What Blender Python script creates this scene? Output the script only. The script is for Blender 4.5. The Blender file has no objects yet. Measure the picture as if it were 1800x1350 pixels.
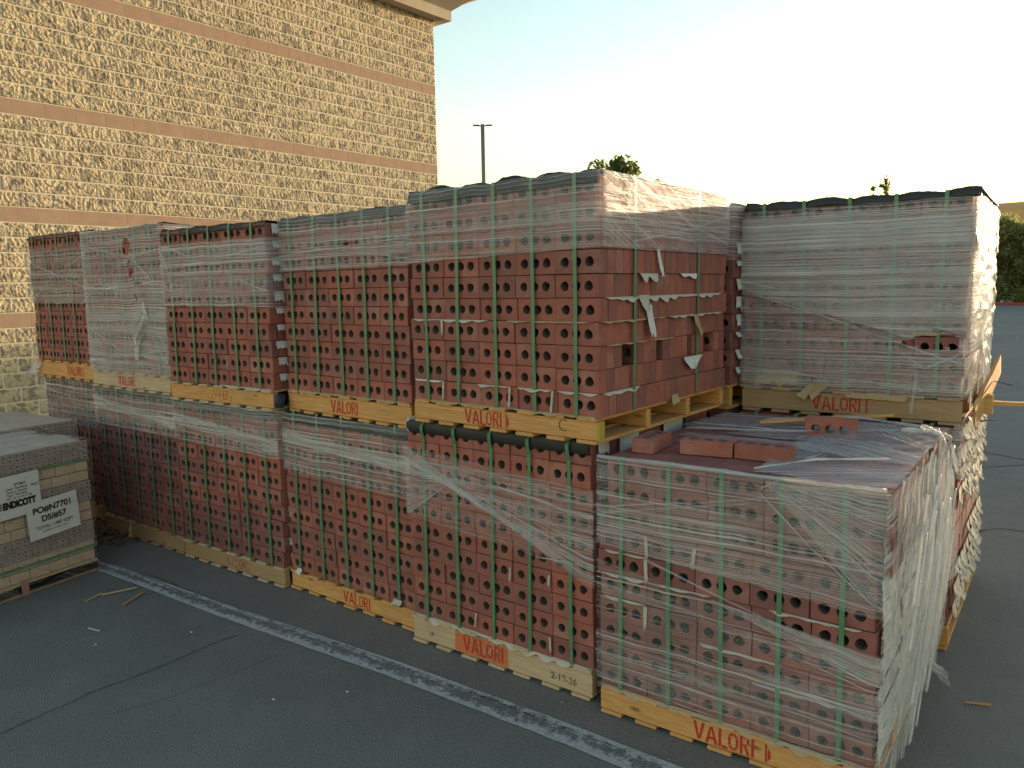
import bpy, bmesh, math, random
from mathutils import Vector, Matrix, noise

random.seed(7)
R = math.radians
SC = bpy.context.scene
COL = SC.collection

# ------------------------------------------------------------------ camera, sky, sun, exposure
def make_camera():
    F, yaw, pitch, roll = 1363.68, .6792, .1252, -.0175
    f = Vector((-math.sin(yaw)*math.cos(pitch), math.cos(yaw)*math.cos(pitch), -math.sin(pitch)))
    r0 = Vector((math.cos(yaw), math.sin(yaw), 0)); u0 = r0.cross(f)
    r = r0*math.cos(roll)+u0*math.sin(roll); u = -r0*math.sin(roll)+u0*math.cos(roll)
    cam = bpy.data.cameras.new('camera'); o = bpy.data.objects.new('camera', cam); COL.objects.link(o)
    m = Matrix((r, u, -f)).transposed().to_4x4(); m.translation = (1.591, -2.505, 1.718)
    o.matrix_world = m
    cam.sensor_width = 36; cam.lens = 36*F/1800; cam.clip_start = .02; cam.clip_end = 3000
    SC.camera = o
make_camera()

SUN_AZ, SUN_EL = R(12), R(5.2)          # azimuth from +Y towards +X
w = bpy.data.worlds.new('World'); SC.world = w; w.use_nodes = True
nt = w.node_tree
sky = nt.nodes.new('ShaderNodeTexSky'); sky.sky_type = 'NISHITA'; sky.sun_disc = False
sky.sun_elevation = SUN_EL; sky.sun_rotation = SUN_AZ
sky.air_density = 1.35; sky.dust_density = .3; sky.ozone_density = 1.3; sky.altitude = 50
nt.links.new(sky.outputs[0], nt.nodes['Background'].inputs[0])
nt.nodes['Background'].inputs[1].default_value = .15
sl = bpy.data.lights.new('sun', 'SUN'); so = bpy.data.objects.new('sun', sl); COL.objects.link(so)
sl.energy = 2.7; sl.angle = R(.6); sl.color = (1, .76, .47)
sd = Vector((math.sin(SUN_AZ)*math.cos(SUN_EL), math.cos(SUN_AZ)*math.cos(SUN_EL), math.sin(SUN_EL)))
so.rotation_euler = sd.to_track_quat('Z', 'Y').to_euler()
SC.view_settings.view_transform = 'Standard'; SC.view_settings.look = 'None'
SC.view_settings.exposure = 1.6; SC.view_settings.gamma = 1
SC.view_settings.use_curve_mapping = False
SC.render.engine = 'CYCLES'
SC.cycles.max_bounces = 8; SC.cycles.transparent_max_bounces = 24
SC.cycles.diffuse_bounces = 4; SC.cycles.glossy_bounces = 3; SC.cycles.transmission_bounces = 4
SC.cycles.caustics_reflective = False; SC.cycles.caustics_refractive = False
SC.cycles.use_denoising = True
SC.cycles.sample_clamp_indirect = 6

# ------------------------------------------------------------------ material helpers
class G:
    def __init__(s, name):
        s.m = bpy.data.materials.new(name); s.m.use_nodes = True; s.t = s.m.node_tree
        s.p = s.t.nodes['Principled BSDF']; s.out = s.t.nodes['Material Output']
    def n(s, typ, **kw):
        nd = s.t.nodes.new('ShaderNode'+typ)
        for k, v in kw.items(): setattr(nd, k, v)
        return nd
    def put(s, sock, v):
        if hasattr(v, 'links') or isinstance(v, bpy.types.NodeSocket): s.t.links.new(v, sock)
        else:
            if isinstance(v, (tuple, list)) and len(v) == 3 and sock.type == 'RGBA': v = (*v, 1)
            sock.default_value = v
    def obj(s, rand=True):
        c = s.n('TexCoord').outputs['Object']
        if not rand: return c
        i = s.n('ObjectInfo').outputs['Random']
        a = s.n('VectorMath', operation='ADD'); s.put(a.inputs[0], c)
        m = s.n('Math', operation='MULTIPLY'); s.put(m.inputs[0], i); m.inputs[1].default_value = 37.
        s.put(a.inputs[1], m.outputs[0]); return a.outputs[0]
    def uv(s): return s.n('TexCoord').outputs['UV']
    def rnd(s): return s.n('ObjectInfo').outputs['Random']
    def mp(s, v, scale=(1, 1, 1), rot=(0, 0, 0)):
        m = s.n('Mapping'); s.put(m.inputs[0], v); m.inputs['Scale'].default_value = scale; m.inputs['Rotation'].default_value = rot
        return m.outputs[0]
    def noise(s, v, scale=5, detail=4, rough=.5, dist=0):
        x = s.n('TexNoise'); s.put(x.inputs['Vector'], v); x.inputs['Scale'].default_value = scale
        x.inputs['Detail'].default_value = detail; x.inputs['Roughness'].default_value = rough; x.inputs['Distortion'].default_value = dist
        return x.outputs['Fac']
    def vor(s, v, scale=5, feature='F1', out='Distance'):
        x = s.n('TexVoronoi', feature=feature); s.put(x.inputs['Vector'], v); x.inputs['Scale'].default_value = scale
        return x.outputs[out]
    def ramp(s, f, *stops):
        x = s.n('ValToRGB'); s.put(x.inputs[0], f); e = x.color_ramp.elements
        while len(e) < len(stops): e.new(.5)
        for el, (p, c) in zip(e, stops):
            el.position = p; el.color = (c, c, c, 1) if isinstance(c, (int, float)) else (*c, 1)
        return x.outputs[0]
    def mr(s, f, a, b, c=0., d=1.):
        x = s.n('MapRange'); s.put(x.inputs[0], f)
        for i, v in enumerate((a, b, c, d)): s.put(x.inputs[i+1], v)
        return x.outputs[0]
    def mix(s, f, a, b, mode='MIX'):
        x = s.n('Mix', data_type='RGBA', blend_type=mode); s.put(x.inputs[0], f); s.put(x.inputs[6], a); s.put(x.inputs[7], b)
        return x.outputs[2]
    def ma(s, op, a, b=0., clamp=False):
        x = s.n('Math', operation=op, use_clamp=clamp); s.put(x.inputs[0], a); s.put(x.inputs[1], b); return x.outputs[0]
    def bump(s, h, strength=.5, dist=.01, normal=None):
        x = s.n('Bump'); s.put(x.inputs['Height'], h); x.inputs['Strength'].default_value = strength; x.inputs['Distance'].default_value = dist
        if normal: s.put(x.inputs['Normal'], normal)
        return x.outputs[0]
    def fin(s, col, rough=.8, bump=None, spec=.3, metal=0.):
        s.put(s.p.inputs['Base Color'], col); s.put(s.p.inputs['Roughness'], rough)
        s.p.inputs['Specular IOR Level'].default_value = spec; s.p.inputs['Metallic'].default_value = metal
        if bump: s.put(s.p.inputs['Normal'], bump)
        return s.m

M = {}
def mat_brick(name, c1, c2, c3):
    g = G(name); v = g.obj(); r = g.rnd()
    base = g.ramp(r, (0, c1), (.45, c2), (1, c3))
    n1 = g.noise(v, 14, 5, .6); base = g.mix(g.mr(n1, .3, .75), base, (.8, .78, .78), 'MULTIPLY')
    n2 = g.noise(v, 160, 3, .7); base = g.mix(g.mr(n2, .45, .75, 0, .35), base, (.28, .10, .078))
    n3 = g.noise(v, 38, 6, .75); base = g.mix(g.mr(n3, .62, .76, 0, .5), base, (.62, .46, .40))
    n4 = g.noise(v, 4.5, 4, .6); base = g.mix(g.mr(n4, .55, .72, 0, .35), base, (.52, .34, .29))
    h = g.ma('ADD', g.noise(v, 220, 3, .7), g.ma('MULTIPLY', g.noise(v, 30, 4), 1.5))
    return g.fin(base, .88, g.bump(h, .35, .003), .2)
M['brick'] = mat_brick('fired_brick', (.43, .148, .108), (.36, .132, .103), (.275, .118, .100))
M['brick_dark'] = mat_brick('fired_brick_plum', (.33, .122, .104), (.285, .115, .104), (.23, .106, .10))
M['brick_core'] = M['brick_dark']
def mat_wood(name, c1, c2, grey=.0, wear=.3):
    g = G(name); v = g.obj()
    gr = g.noise(g.mp(v, (1.6, 34, 34)), 2.2, 7, .68, 1.6)
    gy = g.noise(g.mp(v, (34, 1.6, 34)), 2.2, 7, .68, 1.6)
    f = gr if not name.endswith('_y') else gy
    c = g.mix(g.mr(f, .38, .64), c1, c2)
    c = g.mix(g.mr(g.rnd(), 0, 1, 0, .35), c, c2)
    c = g.mix(g.mr(g.noise(v, 5, 4), .5, .8, grey, wear+grey), c, (.24, .19, .14))
    k = g.vor(g.mp(v, (3, 8, 8) if f is gr else (8, 3, 8)), 1.4); c = g.mix(g.mr(k, .05, .14, .75, 0), c, (.12, .055, .02))
    return g.fin(c, .75, g.bump(f, .3, .004), .25)
for a in ('', '_y'):
    M['wood_orange'+a] = mat_wood('pine_orange'+a, (.76, .42, .16), (.52, .255, .085))
    M['wood_pale'+a] = mat_wood('pine_pale'+a, (.64, .50, .33), (.47, .33, .20), .05)
    M['wood_grey'+a] = mat_wood('pine_weathered'+a, (.52, .34, .185), (.38, .24, .13), .15)
def simple(name, col, rough=.6, spec=.3, nscale=30, var=.25, bumps=.2, bs=60):
    g = G(name); v = g.obj()
    c = g.mix(g.mr(g.noise(v, nscale, 4), .3, .7, 0, var), col, tuple(x*.5 for x in col))
    return g.fin(c, rough, g.bump(g.noise(v, bs, 4), bumps, .003), spec)
M['strap'] = simple('green_strap', (.10, .25, .13), .38, .5, 20, .35, .15, 90)
M['black_sheet'] = simple('black_plastic_sheet', (.032, .032, .033), .55, .4, 8, .4, .5, 25)
M['paper'] = simple('interlayer_paper', (.55, .50, .42), .85, .15, 15, .3, .5, 40)
M['paper_tan'] = simple('kraft_paper', (.47, .34, .20), .8, .15, 15, .3, .5, 40)
M['paper_white'] = simple('white_paper', (.68, .68, .66), .8, .15, 12, .15, .4, 25)
M['scuff'] = simple('faded_white_paint', (.30, .30, .29), .9, .1)
M['ink'] = simple('black_ink', (.02, .02, .022), .7, .2)
M['ink_red'] = simple('red_brown_ink', (.25, .05, .04), .7, .2)
M['box'] = simple('tan_carton', (.62, .47, .33), .75, .2, 9, .3, .3, 25)
M['cored'] = simple('mauve_cored_brick', (.40, .31, .29), .85, .2, 20, .35, .3, 90)
M['dark'] = simple('shade_and_crack_dark', (.015, .014, .014), .9, .1)  # near-black, paints the shade in flat holes and gaps; also colours cracks
M['metal_grey'] = simple('grey_painted_steel', (.16, .16, .155), .45, .5, 6, .2, .05)
M['red_paint'] = simple('red_kerb_paint', (.42, .06, .045), .7, .2, 8, .3)
M['tape_red'] = simple('red_tape', (.46, .20, .19), .5, .3)
M['yellow'] = simple('yellow_edge_paint', (.50, .37, .06), .6, .3, 12, .4)
M['blue_dark'] = simple('dark_blue_plastic', (.03, .045, .075), .5, .4)
M['stucco'] = simple('cornice_concrete', (.56, .46, .34), .85, .2, 3, .3, .2, 40)
def mat_spray(name, col, thr):
    g = G(name); v = g.obj()
    n = g.ma('ADD', g.noise(v, 55, 5, .75), g.ma('MULTIPLY', g.noise(v, 9, 2), .5))
    fac = g.mr(n, thr, thr+.18)
    g.put(g.p.inputs['Base Color'], col); g.p.inputs['Roughness'].default_value = .7
    t = g.n('BsdfTransparent'); mx = g.n('MixShader'); g.put(mx.inputs[0], fac)
    g.put(mx.inputs[1], t.outputs[0]); g.put(mx.inputs[2], g.p.outputs[0]); g.put(g.out.inputs[0], mx.outputs[0]); return g.m
M['spray'] = mat_spray('red_spray_paint', (.52, .03, .02), .52)
M['spray_faint'] = mat_spray('red_spray_paint_faint', (.46, .06, .035), .70)
M['spray_patch'] = mat_spray('orange_overspray', (.60, .17, .06), .56)
M['stamp'] = mat_spray('grey_stamp_ink', (.09, .075, .06), .62)

def mat_film(name, base=.25, fine=.5, band=.35, rot=0., white=.93, bump=.38, gloss=.13, tint=(.9, .92, .95), trl=.3):
    g = G(name); uv = g.uv(); r = g.rnd()
    off = g.n('VectorMath', operation='ADD'); g.put(off.inputs[0], uv); k = g.ma('MULTIPLY', r, 19.3); g.put(off.inputs[1], k)
    v = off.outputs[0]
    vr = g.mp(v, (1, 1, 1), (0, 0, rot))
    wob = g.noise(vr, 2.5, 2); wv = g.n('VectorMath', operation='ADD'); g.put(wv.inputs[0], vr)
    cb = g.n('CombineXYZ'); g.put(cb.inputs[1], g.ma('MULTIPLY', g.ma('SUBTRACT', wob, .5), .025)); g.put(wv.inputs[1], cb.outputs[0])
    w_ = wv.outputs[0]
    fn = g.noise(g.mp(w_, (.26, 120, 1)), 1.4, 4, .7)
    md = g.noise(g.mp(w_, (.5, 14, 1)), 1.5, 4, .55)
    pt = g.noise(v, 4.5, 4, .55)
    st = g.noise(g.mp(w_, (.2, 75, 1)), 1.0, 3, .6)
    a = g.ma('MULTIPLY', g.mr(fn, .46, .63), fine)
    b = g.ma('MULTIPLY', g.mr(md, .35, .68), band)
    c = g.ma('MULTIPLY', g.mr(st, .58, .66), .4)
    f = g.ma('ADD', g.ma('ADD', a, b), g.ma('ADD', c, base))
    f = g.ma('MULTIPLY', f, g.mr(pt, .25, .75, .65, 1.2), True)
    f = g.ma('MINIMUM', f, .93)
    hgt = g.ma('ADD', fn, g.ma('MULTIPLY', md, 2.0))
    nb = g.bump(hgt, bump, .010)
    d = g.n('BsdfDiffuse'); g.put(d.inputs[0], tuple(white*t for t in tint)); g.put(d.inputs['Normal'], nb)
    tl = g.n('BsdfTranslucent'); g.put(tl.inputs[0], (.86, .86, .84)); g.put(tl.inputs['Normal'], nb)
    m1 = g.n('MixShader'); m1.inputs[0].default_value = trl; g.put(m1.inputs[1], d.outputs[0]); g.put(m1.inputs[2], tl.outputs[0])
    gl = g.n('BsdfGlossy'); g.put(gl.inputs[0], (.95, .95, .95)); gl.inputs['Roughness'].default_value = .22; g.put(gl.inputs['Normal'], nb)
    m2 = g.n('MixShader'); m2.inputs[0].default_value = gloss; g.put(m2.inputs[1], m1.outputs[0]); g.put(m2.inputs[2], gl.outputs[0])
    tr = g.n('BsdfTransparent'); m3 = g.n('MixShader'); g.put(m3.inputs[0], f)
    g.put(m3.inputs[1], tr.outputs[0]); g.put(m3.inputs[2], m2.outputs[0]); g.put(g.out.inputs[0], m3.outputs[0]); return g.m
M['film'] = mat_film('stretch_film', .06, .44, .15)
M['film_thin'] = mat_film('stretch_film_thin', -.01, .34, .06)
M['film_thick'] = mat_film('stretch_film_milky', .15, .46, .20)
M['film_clear'] = mat_film('stretch_film_clear', .0, .18, .14, .5, gloss=.4, bump=.9)
M['film_diag'] = mat_film('stretch_film_diagonal', .12, .55, .26, -.95, .68, .6, .12, trl=.25)
M['film_diag_thin'] = mat_film('stretch_film_crossing', -.01, .34, .08, .42)
M['film_rope'] = mat_film('film_rope', .35, .4, .3, 0, .75, .5, .35)
M['film_top'] = mat_film('draped_film', .12, .5, .30, 0, .85, .7, .4)

def mat_band():
    g = G('gathered_film_band'); uv = g.uv(); sx = g.n('SeparateXYZ'); g.put(sx.inputs[0], uv)
    e = g.mr(g.ma('ABSOLUTE', g.ma('SUBTRACT', sx.outputs[1], .5)), .08, .5, 1, 0)
    st = g.noise(g.mp(uv, (1.2, 5, 1)), 2.2, 4, .7)
    f = g.ma('MULTIPLY', g.ma('MULTIPLY', e, g.mr(st, .36, .66)), .62, True)
    d = g.n('BsdfDiffuse'); g.put(d.inputs[0], (.84, .85, .87)); gl = g.n('BsdfGlossy'); gl.inputs['Roughness'].default_value = .3
    nb = g.bump(st, .6, .004); g.put(d.inputs['Normal'], nb); g.put(gl.inputs['Normal'], nb)
    m1 = g.n('MixShader'); m1.inputs[0].default_value = .25; g.put(m1.inputs[1], d.outputs[0]); g.put(m1.inputs[2], gl.outputs[0])
    t = g.n('BsdfTransparent'); mx = g.n('MixShader'); g.put(mx.inputs[0], f); g.put(mx.inputs[1], t.outputs[0]); g.put(mx.inputs[2], m1.outputs[0])
    g.put(g.out.inputs[0], mx.outputs[0]); return g.m
M['film_band'] = mat_band()

# ------------------------------------------------------------------ mesh helpers
def mesh(name, V, F, m=None, uvs=None, smooth=False):
    me = bpy.data.meshes.new(name); me.from_pydata([tuple(v) for v in V], [], F)
    if m is not None: me.materials.append(M[m] if isinstance(m, str) else m)
    if uvs:
        l = me.uv_layers.new(name='UVMap')
        for lp in me.loops: l.data[lp.index].uv = uvs[lp.vertex_index]
    if smooth: me.polygons.foreach_set('use_smooth', [True]*len(me.polygons))
    me.update(); return me
def link(name, data, parent=None, loc=None, rot=None, scale=None):
    o = bpy.data.objects.new(name, data); COL.objects.link(o)
    if parent: o.parent = parent
    if loc: o.location = loc
    if rot: o.rotation_euler = rot
    if scale: o.scale = scale
    return o
def tag(o, label=None, cat=None, group=None, kind=None):
    for k, v in (('label', label), ('category', cat), ('group', group), ('kind', kind)):
        if v: o[k] = v
    return o
def thing(name, label, cat, loc=(0, 0, 0), rz=0, group=None):
    return tag(link(name, None, None, loc, (0, 0, rz)), label, cat, group)
def boxvf(x0, x1, y0, y1, z0, z1, b=0.0):
    if not b:
        V = [(x, y, z) for z in (z0, z1) for y in (y0, y1) for x in (x0, x1)]
        return V, [(0, 2, 3, 1), (4, 5, 7, 6), (0, 1, 5, 4), (2, 6, 7, 3), (0, 4, 6, 2), (1, 3, 7, 5)]
    bm = bmesh.new(); bmesh.ops.create_cube(bm, size=1)
    bmesh.ops.scale(bm, vec=(x1-x0, y1-y0, z1-z0), verts=bm.verts); bmesh.ops.translate(bm, vec=((x0+x1)/2, (y0+y1)/2, (z0+z1)/2), verts=bm.verts)
    bmesh.ops.bevel(bm, geom=bm.edges[:], offset=b, segments=1, affect='EDGES')
    bm.verts.index_update(); V = [v.co[:] for v in bm.verts]; F = [[v.index for v in f.verts] for f in bm.faces]; bm.free(); return V, F
class MB:
    def __init__(s): s.V, s.F, s.U = [], [], []
    def add(s, V, F, U=None):
        b = len(s.V); s.V += list(V); s.F += [tuple(i+b for i in f) for f in F]
        if U: s.U += U
    def box(s, *a): s.add(*boxvf(*a))
    def tube(s, pts, rad, n=6, cap=True):
        pts = [Vector(p) for p in pts]; L = len(pts); V = []; U = []; d = 0
        for i, p in enumerate(pts):
            t = (pts[min(i+1, L-1)]-pts[max(i-1, 0)]).normalized()
            a = t.cross(Vector((0, 0, 1)));
            if a.length < 1e-3: a = Vector((1, 0, 0))
            a.normalize(); b = t.cross(a); r = rad(i/(L-1)) if callable(rad) else rad
            if i: d += (p-pts[i-1]).length
            for k in range(n):
                q = 2*math.pi*k/n; V.append(p+(a*math.cos(q)+b*math.sin(q))*r); U.append((d, r*q))
        F = [(i*n+k, i*n+(k+1) % n, (i+1)*n+(k+1) % n, (i+1)*n+k) for i in range(L-1) for k in range(n)]
        if cap: F += [tuple(range(n))[::-1], tuple((L-1)*n+k for k in range(n))]
        s.add(V, F, U)
    def grid(s, fn, nu, nv, skip=None, uvf=None):
        V = []; U = []
        for i in range(nu+1):
            for j in range(nv+1):
                V.append(fn(i/nu, j/nv)); U.append(uvf(i/nu, j/nv) if uvf else (i/nu, j/nv))
        F = [(i*(nv+1)+j, (i+1)*(nv+1)+j, (i+1)*(nv+1)+j+1, i*(nv+1)+j+1) for i in range(nu) for j in range(nv) if not (skip and skip((i+.5)/nu, (j+.5)/nv))]
        s.add(V, F, U)
    def build(s, name, m, parent=None, smooth=False, loc=None, rot=None):
        return link(name, mesh(name, s.V, s.F, m, s.U if len(s.U) == len(s.V) and s.U else None, smooth), parent, loc, rot)
def nz(x, y=0., z=0.): return noise.noise(Vector((x, y, z)))

# ------------------------------------------------------------------ setting: ground, hill, kerb
def mat_asphalt():
    g = G('worn_asphalt'); v = g.obj(False)
    big = g.noise(v, .35, 5, .55); med = g.noise(v, 2.6, 5, .6); fine = g.noise(v, 95, 4, .75); ag = g.vor(v, 170)
    c = g.mix(g.mr(big, .3, .7), (.180, .175, .168), (.23, .223, .213))
    c = g.mix(g.mr(med, .46, .68, 0, .7), c, (.245, .236, .222))
    c = g.mix(g.mr(fine, .5, .75, 0, .55), c, (.075, .072, .068))
    c = g.mix(g.mr(ag, .0, .30, .75, 0), c, (.31, .295, .275))
    c = g.mix(g.mr(g.vor(v, 75), .0, .16, .6, 0), c, (.05, .05, .05))
    sp = g.noise(v, 60, 2, .5); c = g.mix(g.mr(sp, .73, .78, 0, .6), c, (.33, .32, .30))
    sc = g.noise(g.mp(v, (1.2, 14, 1), (0, 0, .6)), 1.3, 5, .7); c = g.mix(g.mr(sc, .64, .74, 0, .30), c, (.22, .22, .215))
    h = g.ma('ADD', g.ma('MULTIPLY', ag, .8), g.ma('ADD', fine, g.ma('MULTIPLY', med, 2)))
    return g.fin(c, .9, g.bump(h, .8, .007), .25)
M['asphalt'] = mat_asphalt()
V, F = [], []
gx = [-900, -200, -60, -20, -8, 0, 8, 20, 60, 200, 900]; gy = [-200, -60, -20, -8, 0, 8, 20, 54, 100, 300, 1500]
for y in gy:
    for x in gx: V.append((x, y, 0))
n = len(gx)
F = [(j*n+i, j*n+i+1, (j+1)*n+i+1, (j+1)*n+i) for j in range(len(gy)-1) for i in range(n-1)]
ground = tag(link('ground', mesh('ground', V, F, 'asphalt')), 'dark worn asphalt car park ground', kind='structure')

def mat_line():
    g = G('worn_white_line_paint'); v = g.obj(False); uv = g.uv()
    n1 = g.noise(v, 22, 6, .8); n2 = g.noise(v, 3.0, 3)
    sx = g.n('SeparateXYZ'); g.put(sx.inputs[0], uv)
    mid = g.ma('ABSOLUTE', g.ma('SUBTRACT', sx.outputs[1], .55)); md = g.mr(mid, .0, .5, .21, -.04)
    fac = g.mr(g.ma('SUBTRACT', g.ma('ADD', n1, g.ma('MULTIPLY', n2, .35)), md), .49, .64, 0, .9)
    g.put(g.p.inputs['Base Color'], g.mix(g.mr(g.noise(v, 60, 3), .3, .7), (.40, .41, .42), (.56, .57, .58))); g.p.inputs['Roughness'].default_value = .85
    t = g.n('BsdfTransparent'); mx = g.n('MixShader'); g.put(mx.inputs[0], fac)
    g.put(mx.inputs[1], t.outputs[0]); g.put(mx.inputs[2], g.p.outputs[0]); g.put(g.out.inputs[0], mx.outputs[0]); return g.m
M['line'] = mat_line()
cl = [(-3.75, -.50), (-2.95, -.425), (-2.15, -.37), (-.94, -.26), (-.06, -.21), (.36, -.20), (1.2, -.165), (3.5, -.06)]
b = MB()
def line_pt(t, s):
    x = cl[0][0]+(cl[-1][0]-cl[0][0])*t
    for (x0, y0), (x1, y1) in zip(cl, cl[1:]):
        if x0 <= x <= x1+1e-6: y = y0+(y1-y0)*(x-x0)/(x1-x0); break
    return (x, y+(s-.5)*(.125 if x > -2 else .125-.02*(-2-x))+.004*nz(x*9, s*3), .004)
b.grid(line_pt, 90, 4)
tag(b.build('parking_line', 'line'), 'faded white parking bay line painted on the asphalt', kind='structure')
# cracks in the asphalt (thin dark ribbons)
def crack(pts, wd, name='crack', m='dark', parent=ground, z=.004):
    P = []
    for (x0, y0), (x1, y1) in zip(pts, pts[1:]):
        k = max(2, int(math.hypot(x1-x0, y1-y0)/.035))
        P += [(x0+(x1-x0)*i/k, y0+(y1-y0)*i/k) for i in range(k)]
    P.append(pts[-1]); V = []
    for i, (x, y) in enumerate(P):
        j = .012*nz(x*13, y*13, 3)+.008*nz(x*41, y*41, 8); x += j; y += j*.6
        a, c = P[max(i-1, 0)], P[min(i+1, len(P)-1)]; t = Vector((c[0]-a[0], c[1]-a[1])).normalized()
        ww = wd*(.35+.9*abs(nz(x*17, y*17, 5)))*(1 if 0 < i < len(P)-1 else .1)
        V += [(x-t.y*ww, y+t.x*ww, z), (x+t.y*ww, y-t.x*ww, z)]
    return link(name, mesh(name, V, [(2*i, 2*i+1, 2*i+3, 2*i+2) for i in range(len(P)-1)], m), parent)
crack([(-1.80, -1.75), (-1.80, -1.56), (-1.84, -1.17), (-1.82, -.91), (-1.85, -.60), (-1.82, -.43)], .0035)
crack([(-1.60, -1.25), (-1.54, -1.07), (-1.49, -.76), (-1.49, -.52), (-1.39, -.36)], .0016)
crack([(-3.1, -.35), (-2.4, -.33), (-1.6, -.27), (-.94, -.22), (.2, -.17)], .003)
crack([(-3.4, -.40), (-2.6, -.37), (-1.8, -.32), (-1.2, -.30)], .005, 'crack_filler', 'paper')
crack([(.35, 6.5), (.49, 6.31), (.83, 6.15), (1.6, 6.0), (2.6, 6.1)], .012)
crack([(.4, 5.5), (.59, 5.59), (.86, 5.89), (1.8, 5.8)], .010)
crack([(.80, 3.4), (.86, 3.52), (.95, 3.63), (1.4, 3.7)], .008)
for pts in ([(-2.45, 31.4), (-1.88, 29.6), (-2.1, 27), (-1.56, 24.7), (-1.7, 24.2)], [(-.8, 25.5), (-1.2, 24.9), (-.9, 22.5), (-1.3, 21.4), (-1.08, 21.2)]):
    crack(pts, .03, 'paint_scuff', 'scuff')
# far kerb (red), hill
b = MB(); b.box(-40, 60, 56, 56.18, .004, .15, .02); tag(b.build('kerb', 'red_paint'), 'red painted kerb below the tall hedge', kind='structure')
def mat_hill():
    g = G('dry_grass_hill'); v = g.obj(False)
    c = g.mix(g.mr(g.noise(v, .05, 6, .6), .3, .7), (.74, .38, .12), (.62, .31, .10)); return g.fin(c, .95, None, .1)
M['hill'] = mat_hill()
b = MB()
def hill(u, v):
    x = -420+840*u; y = 215+260*v
    h = 34*math.sin(min(1, v*1.5)*math.pi/2)*(1+.05*math.sin(u*9+.6))
    return (x, y, -.5+h+.8*nz(x*.02, y*.02))
b.grid(hill, 60, 14); tag(b.build('hill', 'hill', smooth=True), 'golden dry grass hill beyond the hedge', kind='structure')

# ------------------------------------------------------------------ building of split-face block
CH, CW = .2032, .4064
WX, WY1, WY0, WZ0 = -10.31, 9.82, -5.0, .0528
def mat_split():
    g = G('split_face_block'); v = g.obj()
    pat = g.noise(v, 9, 5, .62, .6); f = g.noise(v, 70, 4, .7)
    c = g.mix(g.mr(g.rnd(), 0, 1, 0, .5), (.64, .50, .325), (.54, .41, .26))
    c = g.mix(g.mr(pat, .50, .57, 0, .9), c, (.25, .20, .155))
    c = g.mix(g.mr(g.noise(v, 5, 2), .62, .68, 0, .7), c, (.19, .17, .155))
    c = g.mix(g.mr(f, .4, .7, 0, .25), c, (.66, .52, .33))
    wp = g.n('NewGeometry').outputs['Position']; stn = g.noise(g.mp(wp, (.5, .9, .12)), 1.6, 4, .6)
    c = g.mix(g.mr(stn, .55, .75, 0, .45), c, (.27, .19, .12))
    return g.fin(c, .92, g.bump(g.ma('ADD', f, g.ma('MULTIPLY', pat, 1.2)), .5, .010), .15)
M['split'] = mat_split()
M['mortar'] = simple('cream_mortar', (.76, .66, .48), .9, .1, 10, .2, .3, 80)
M['band'] = simple('smooth_rose_block', (.46, .295, .205), .85, .15, 6, .3, .25, 120)
def split_vf(seed, nu, nv, L=CW):
    L -= .009; H = CH-.009; V = []; F = []
    for i in range(nu+1):
        for j in range(nv+1):
            u, v = i/nu, j/nv
            e = min(u*L, (1-u)*L, v*H, (1-v)*H); k = min(1, e/.014)**.6
            p = Vector((u*L*15+v*H*5+seed*7.7, v*H*11, seed*3.1))
            rr = 1-abs(noise.noise(p))*1.7
            d = .003+k*(.006+.009*rr+.0075*noise.noise(p*2.3)+.0065*noise.noise(p*5.3)+.0035*noise.noise(p*11))
            V.append((max(d, 0), u*L-L/2, v*H-H/2))
    for i in range(nu):
        for j in range(nv):
            a = i*(nv+1)+j; F.append((a, a+nv+1, a+nv+2, a+1) if False else (a, a+nv+1, a+nv+2, a+1))
    # sides back to the mortar
    ring = [i*(nv+1) for i in range(nu+1)]+[nu*(nv+1)+j for j in range(1, nv+1)]+[i*(nv+1)+nv for i in range(nu-1, -1, -1)]+[j for j in range(nv-1, 0, -1)]
    base = len(V)
    for r in ring: V.append((-.02, V[r][1], V[r][2]))
    m = len(ring); F += [(ring[k], base+k, base+(k+1) % m, ring[(k+1) % m]) for k in range(m)]
    return V, F
bld = thing('block_building', 'tan split-face block building wall with rose bands, rising behind the brick packs', 'building', (WX, WY1, 0))
NB = 32                                              # courses up to the cornice
TOP = WZ0+35.45*CH
BANDS = {6, 13, 20, 28}
b = MB(); b.box(-14, .0055, WY0-WY1, 0-.012, 0, TOP); b.build('wall', 'mortar', bld)
SV = [mesh('split_block', *split_vf(s, 28, 14), 'split') for s in range(10)]
SVc = [split_vf(s+20, 18, 9) for s in range(8)]
BV = mesh('band_block', *boxvf(-.02, .0085, -CW/2+.003, CW/2-.003, -CH/2+.003, CH/2-.003, .003), 'band')
cand = []
for k in range(-1, 36):
    zc = WZ0+(k+.5)*CH
    if zc < -.05: continue
    for i in range(0, 37):
        yc = -(i+.5+(.5 if k % 2 else 0))*CW
        if yc-CW/2 < WY0-WY1: continue
        cand.append((k, yc, zc))
cand_view = sorted([c for c in cand if c[0] not in BANDS and c[2] > 1.1 and c[1]+WY1 > .9 and c[2] < 6.4], key=lambda c: c[1])
near = set(cand_view[:300])
rest = MB(); bandrest = MB(); nb = 0
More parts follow.
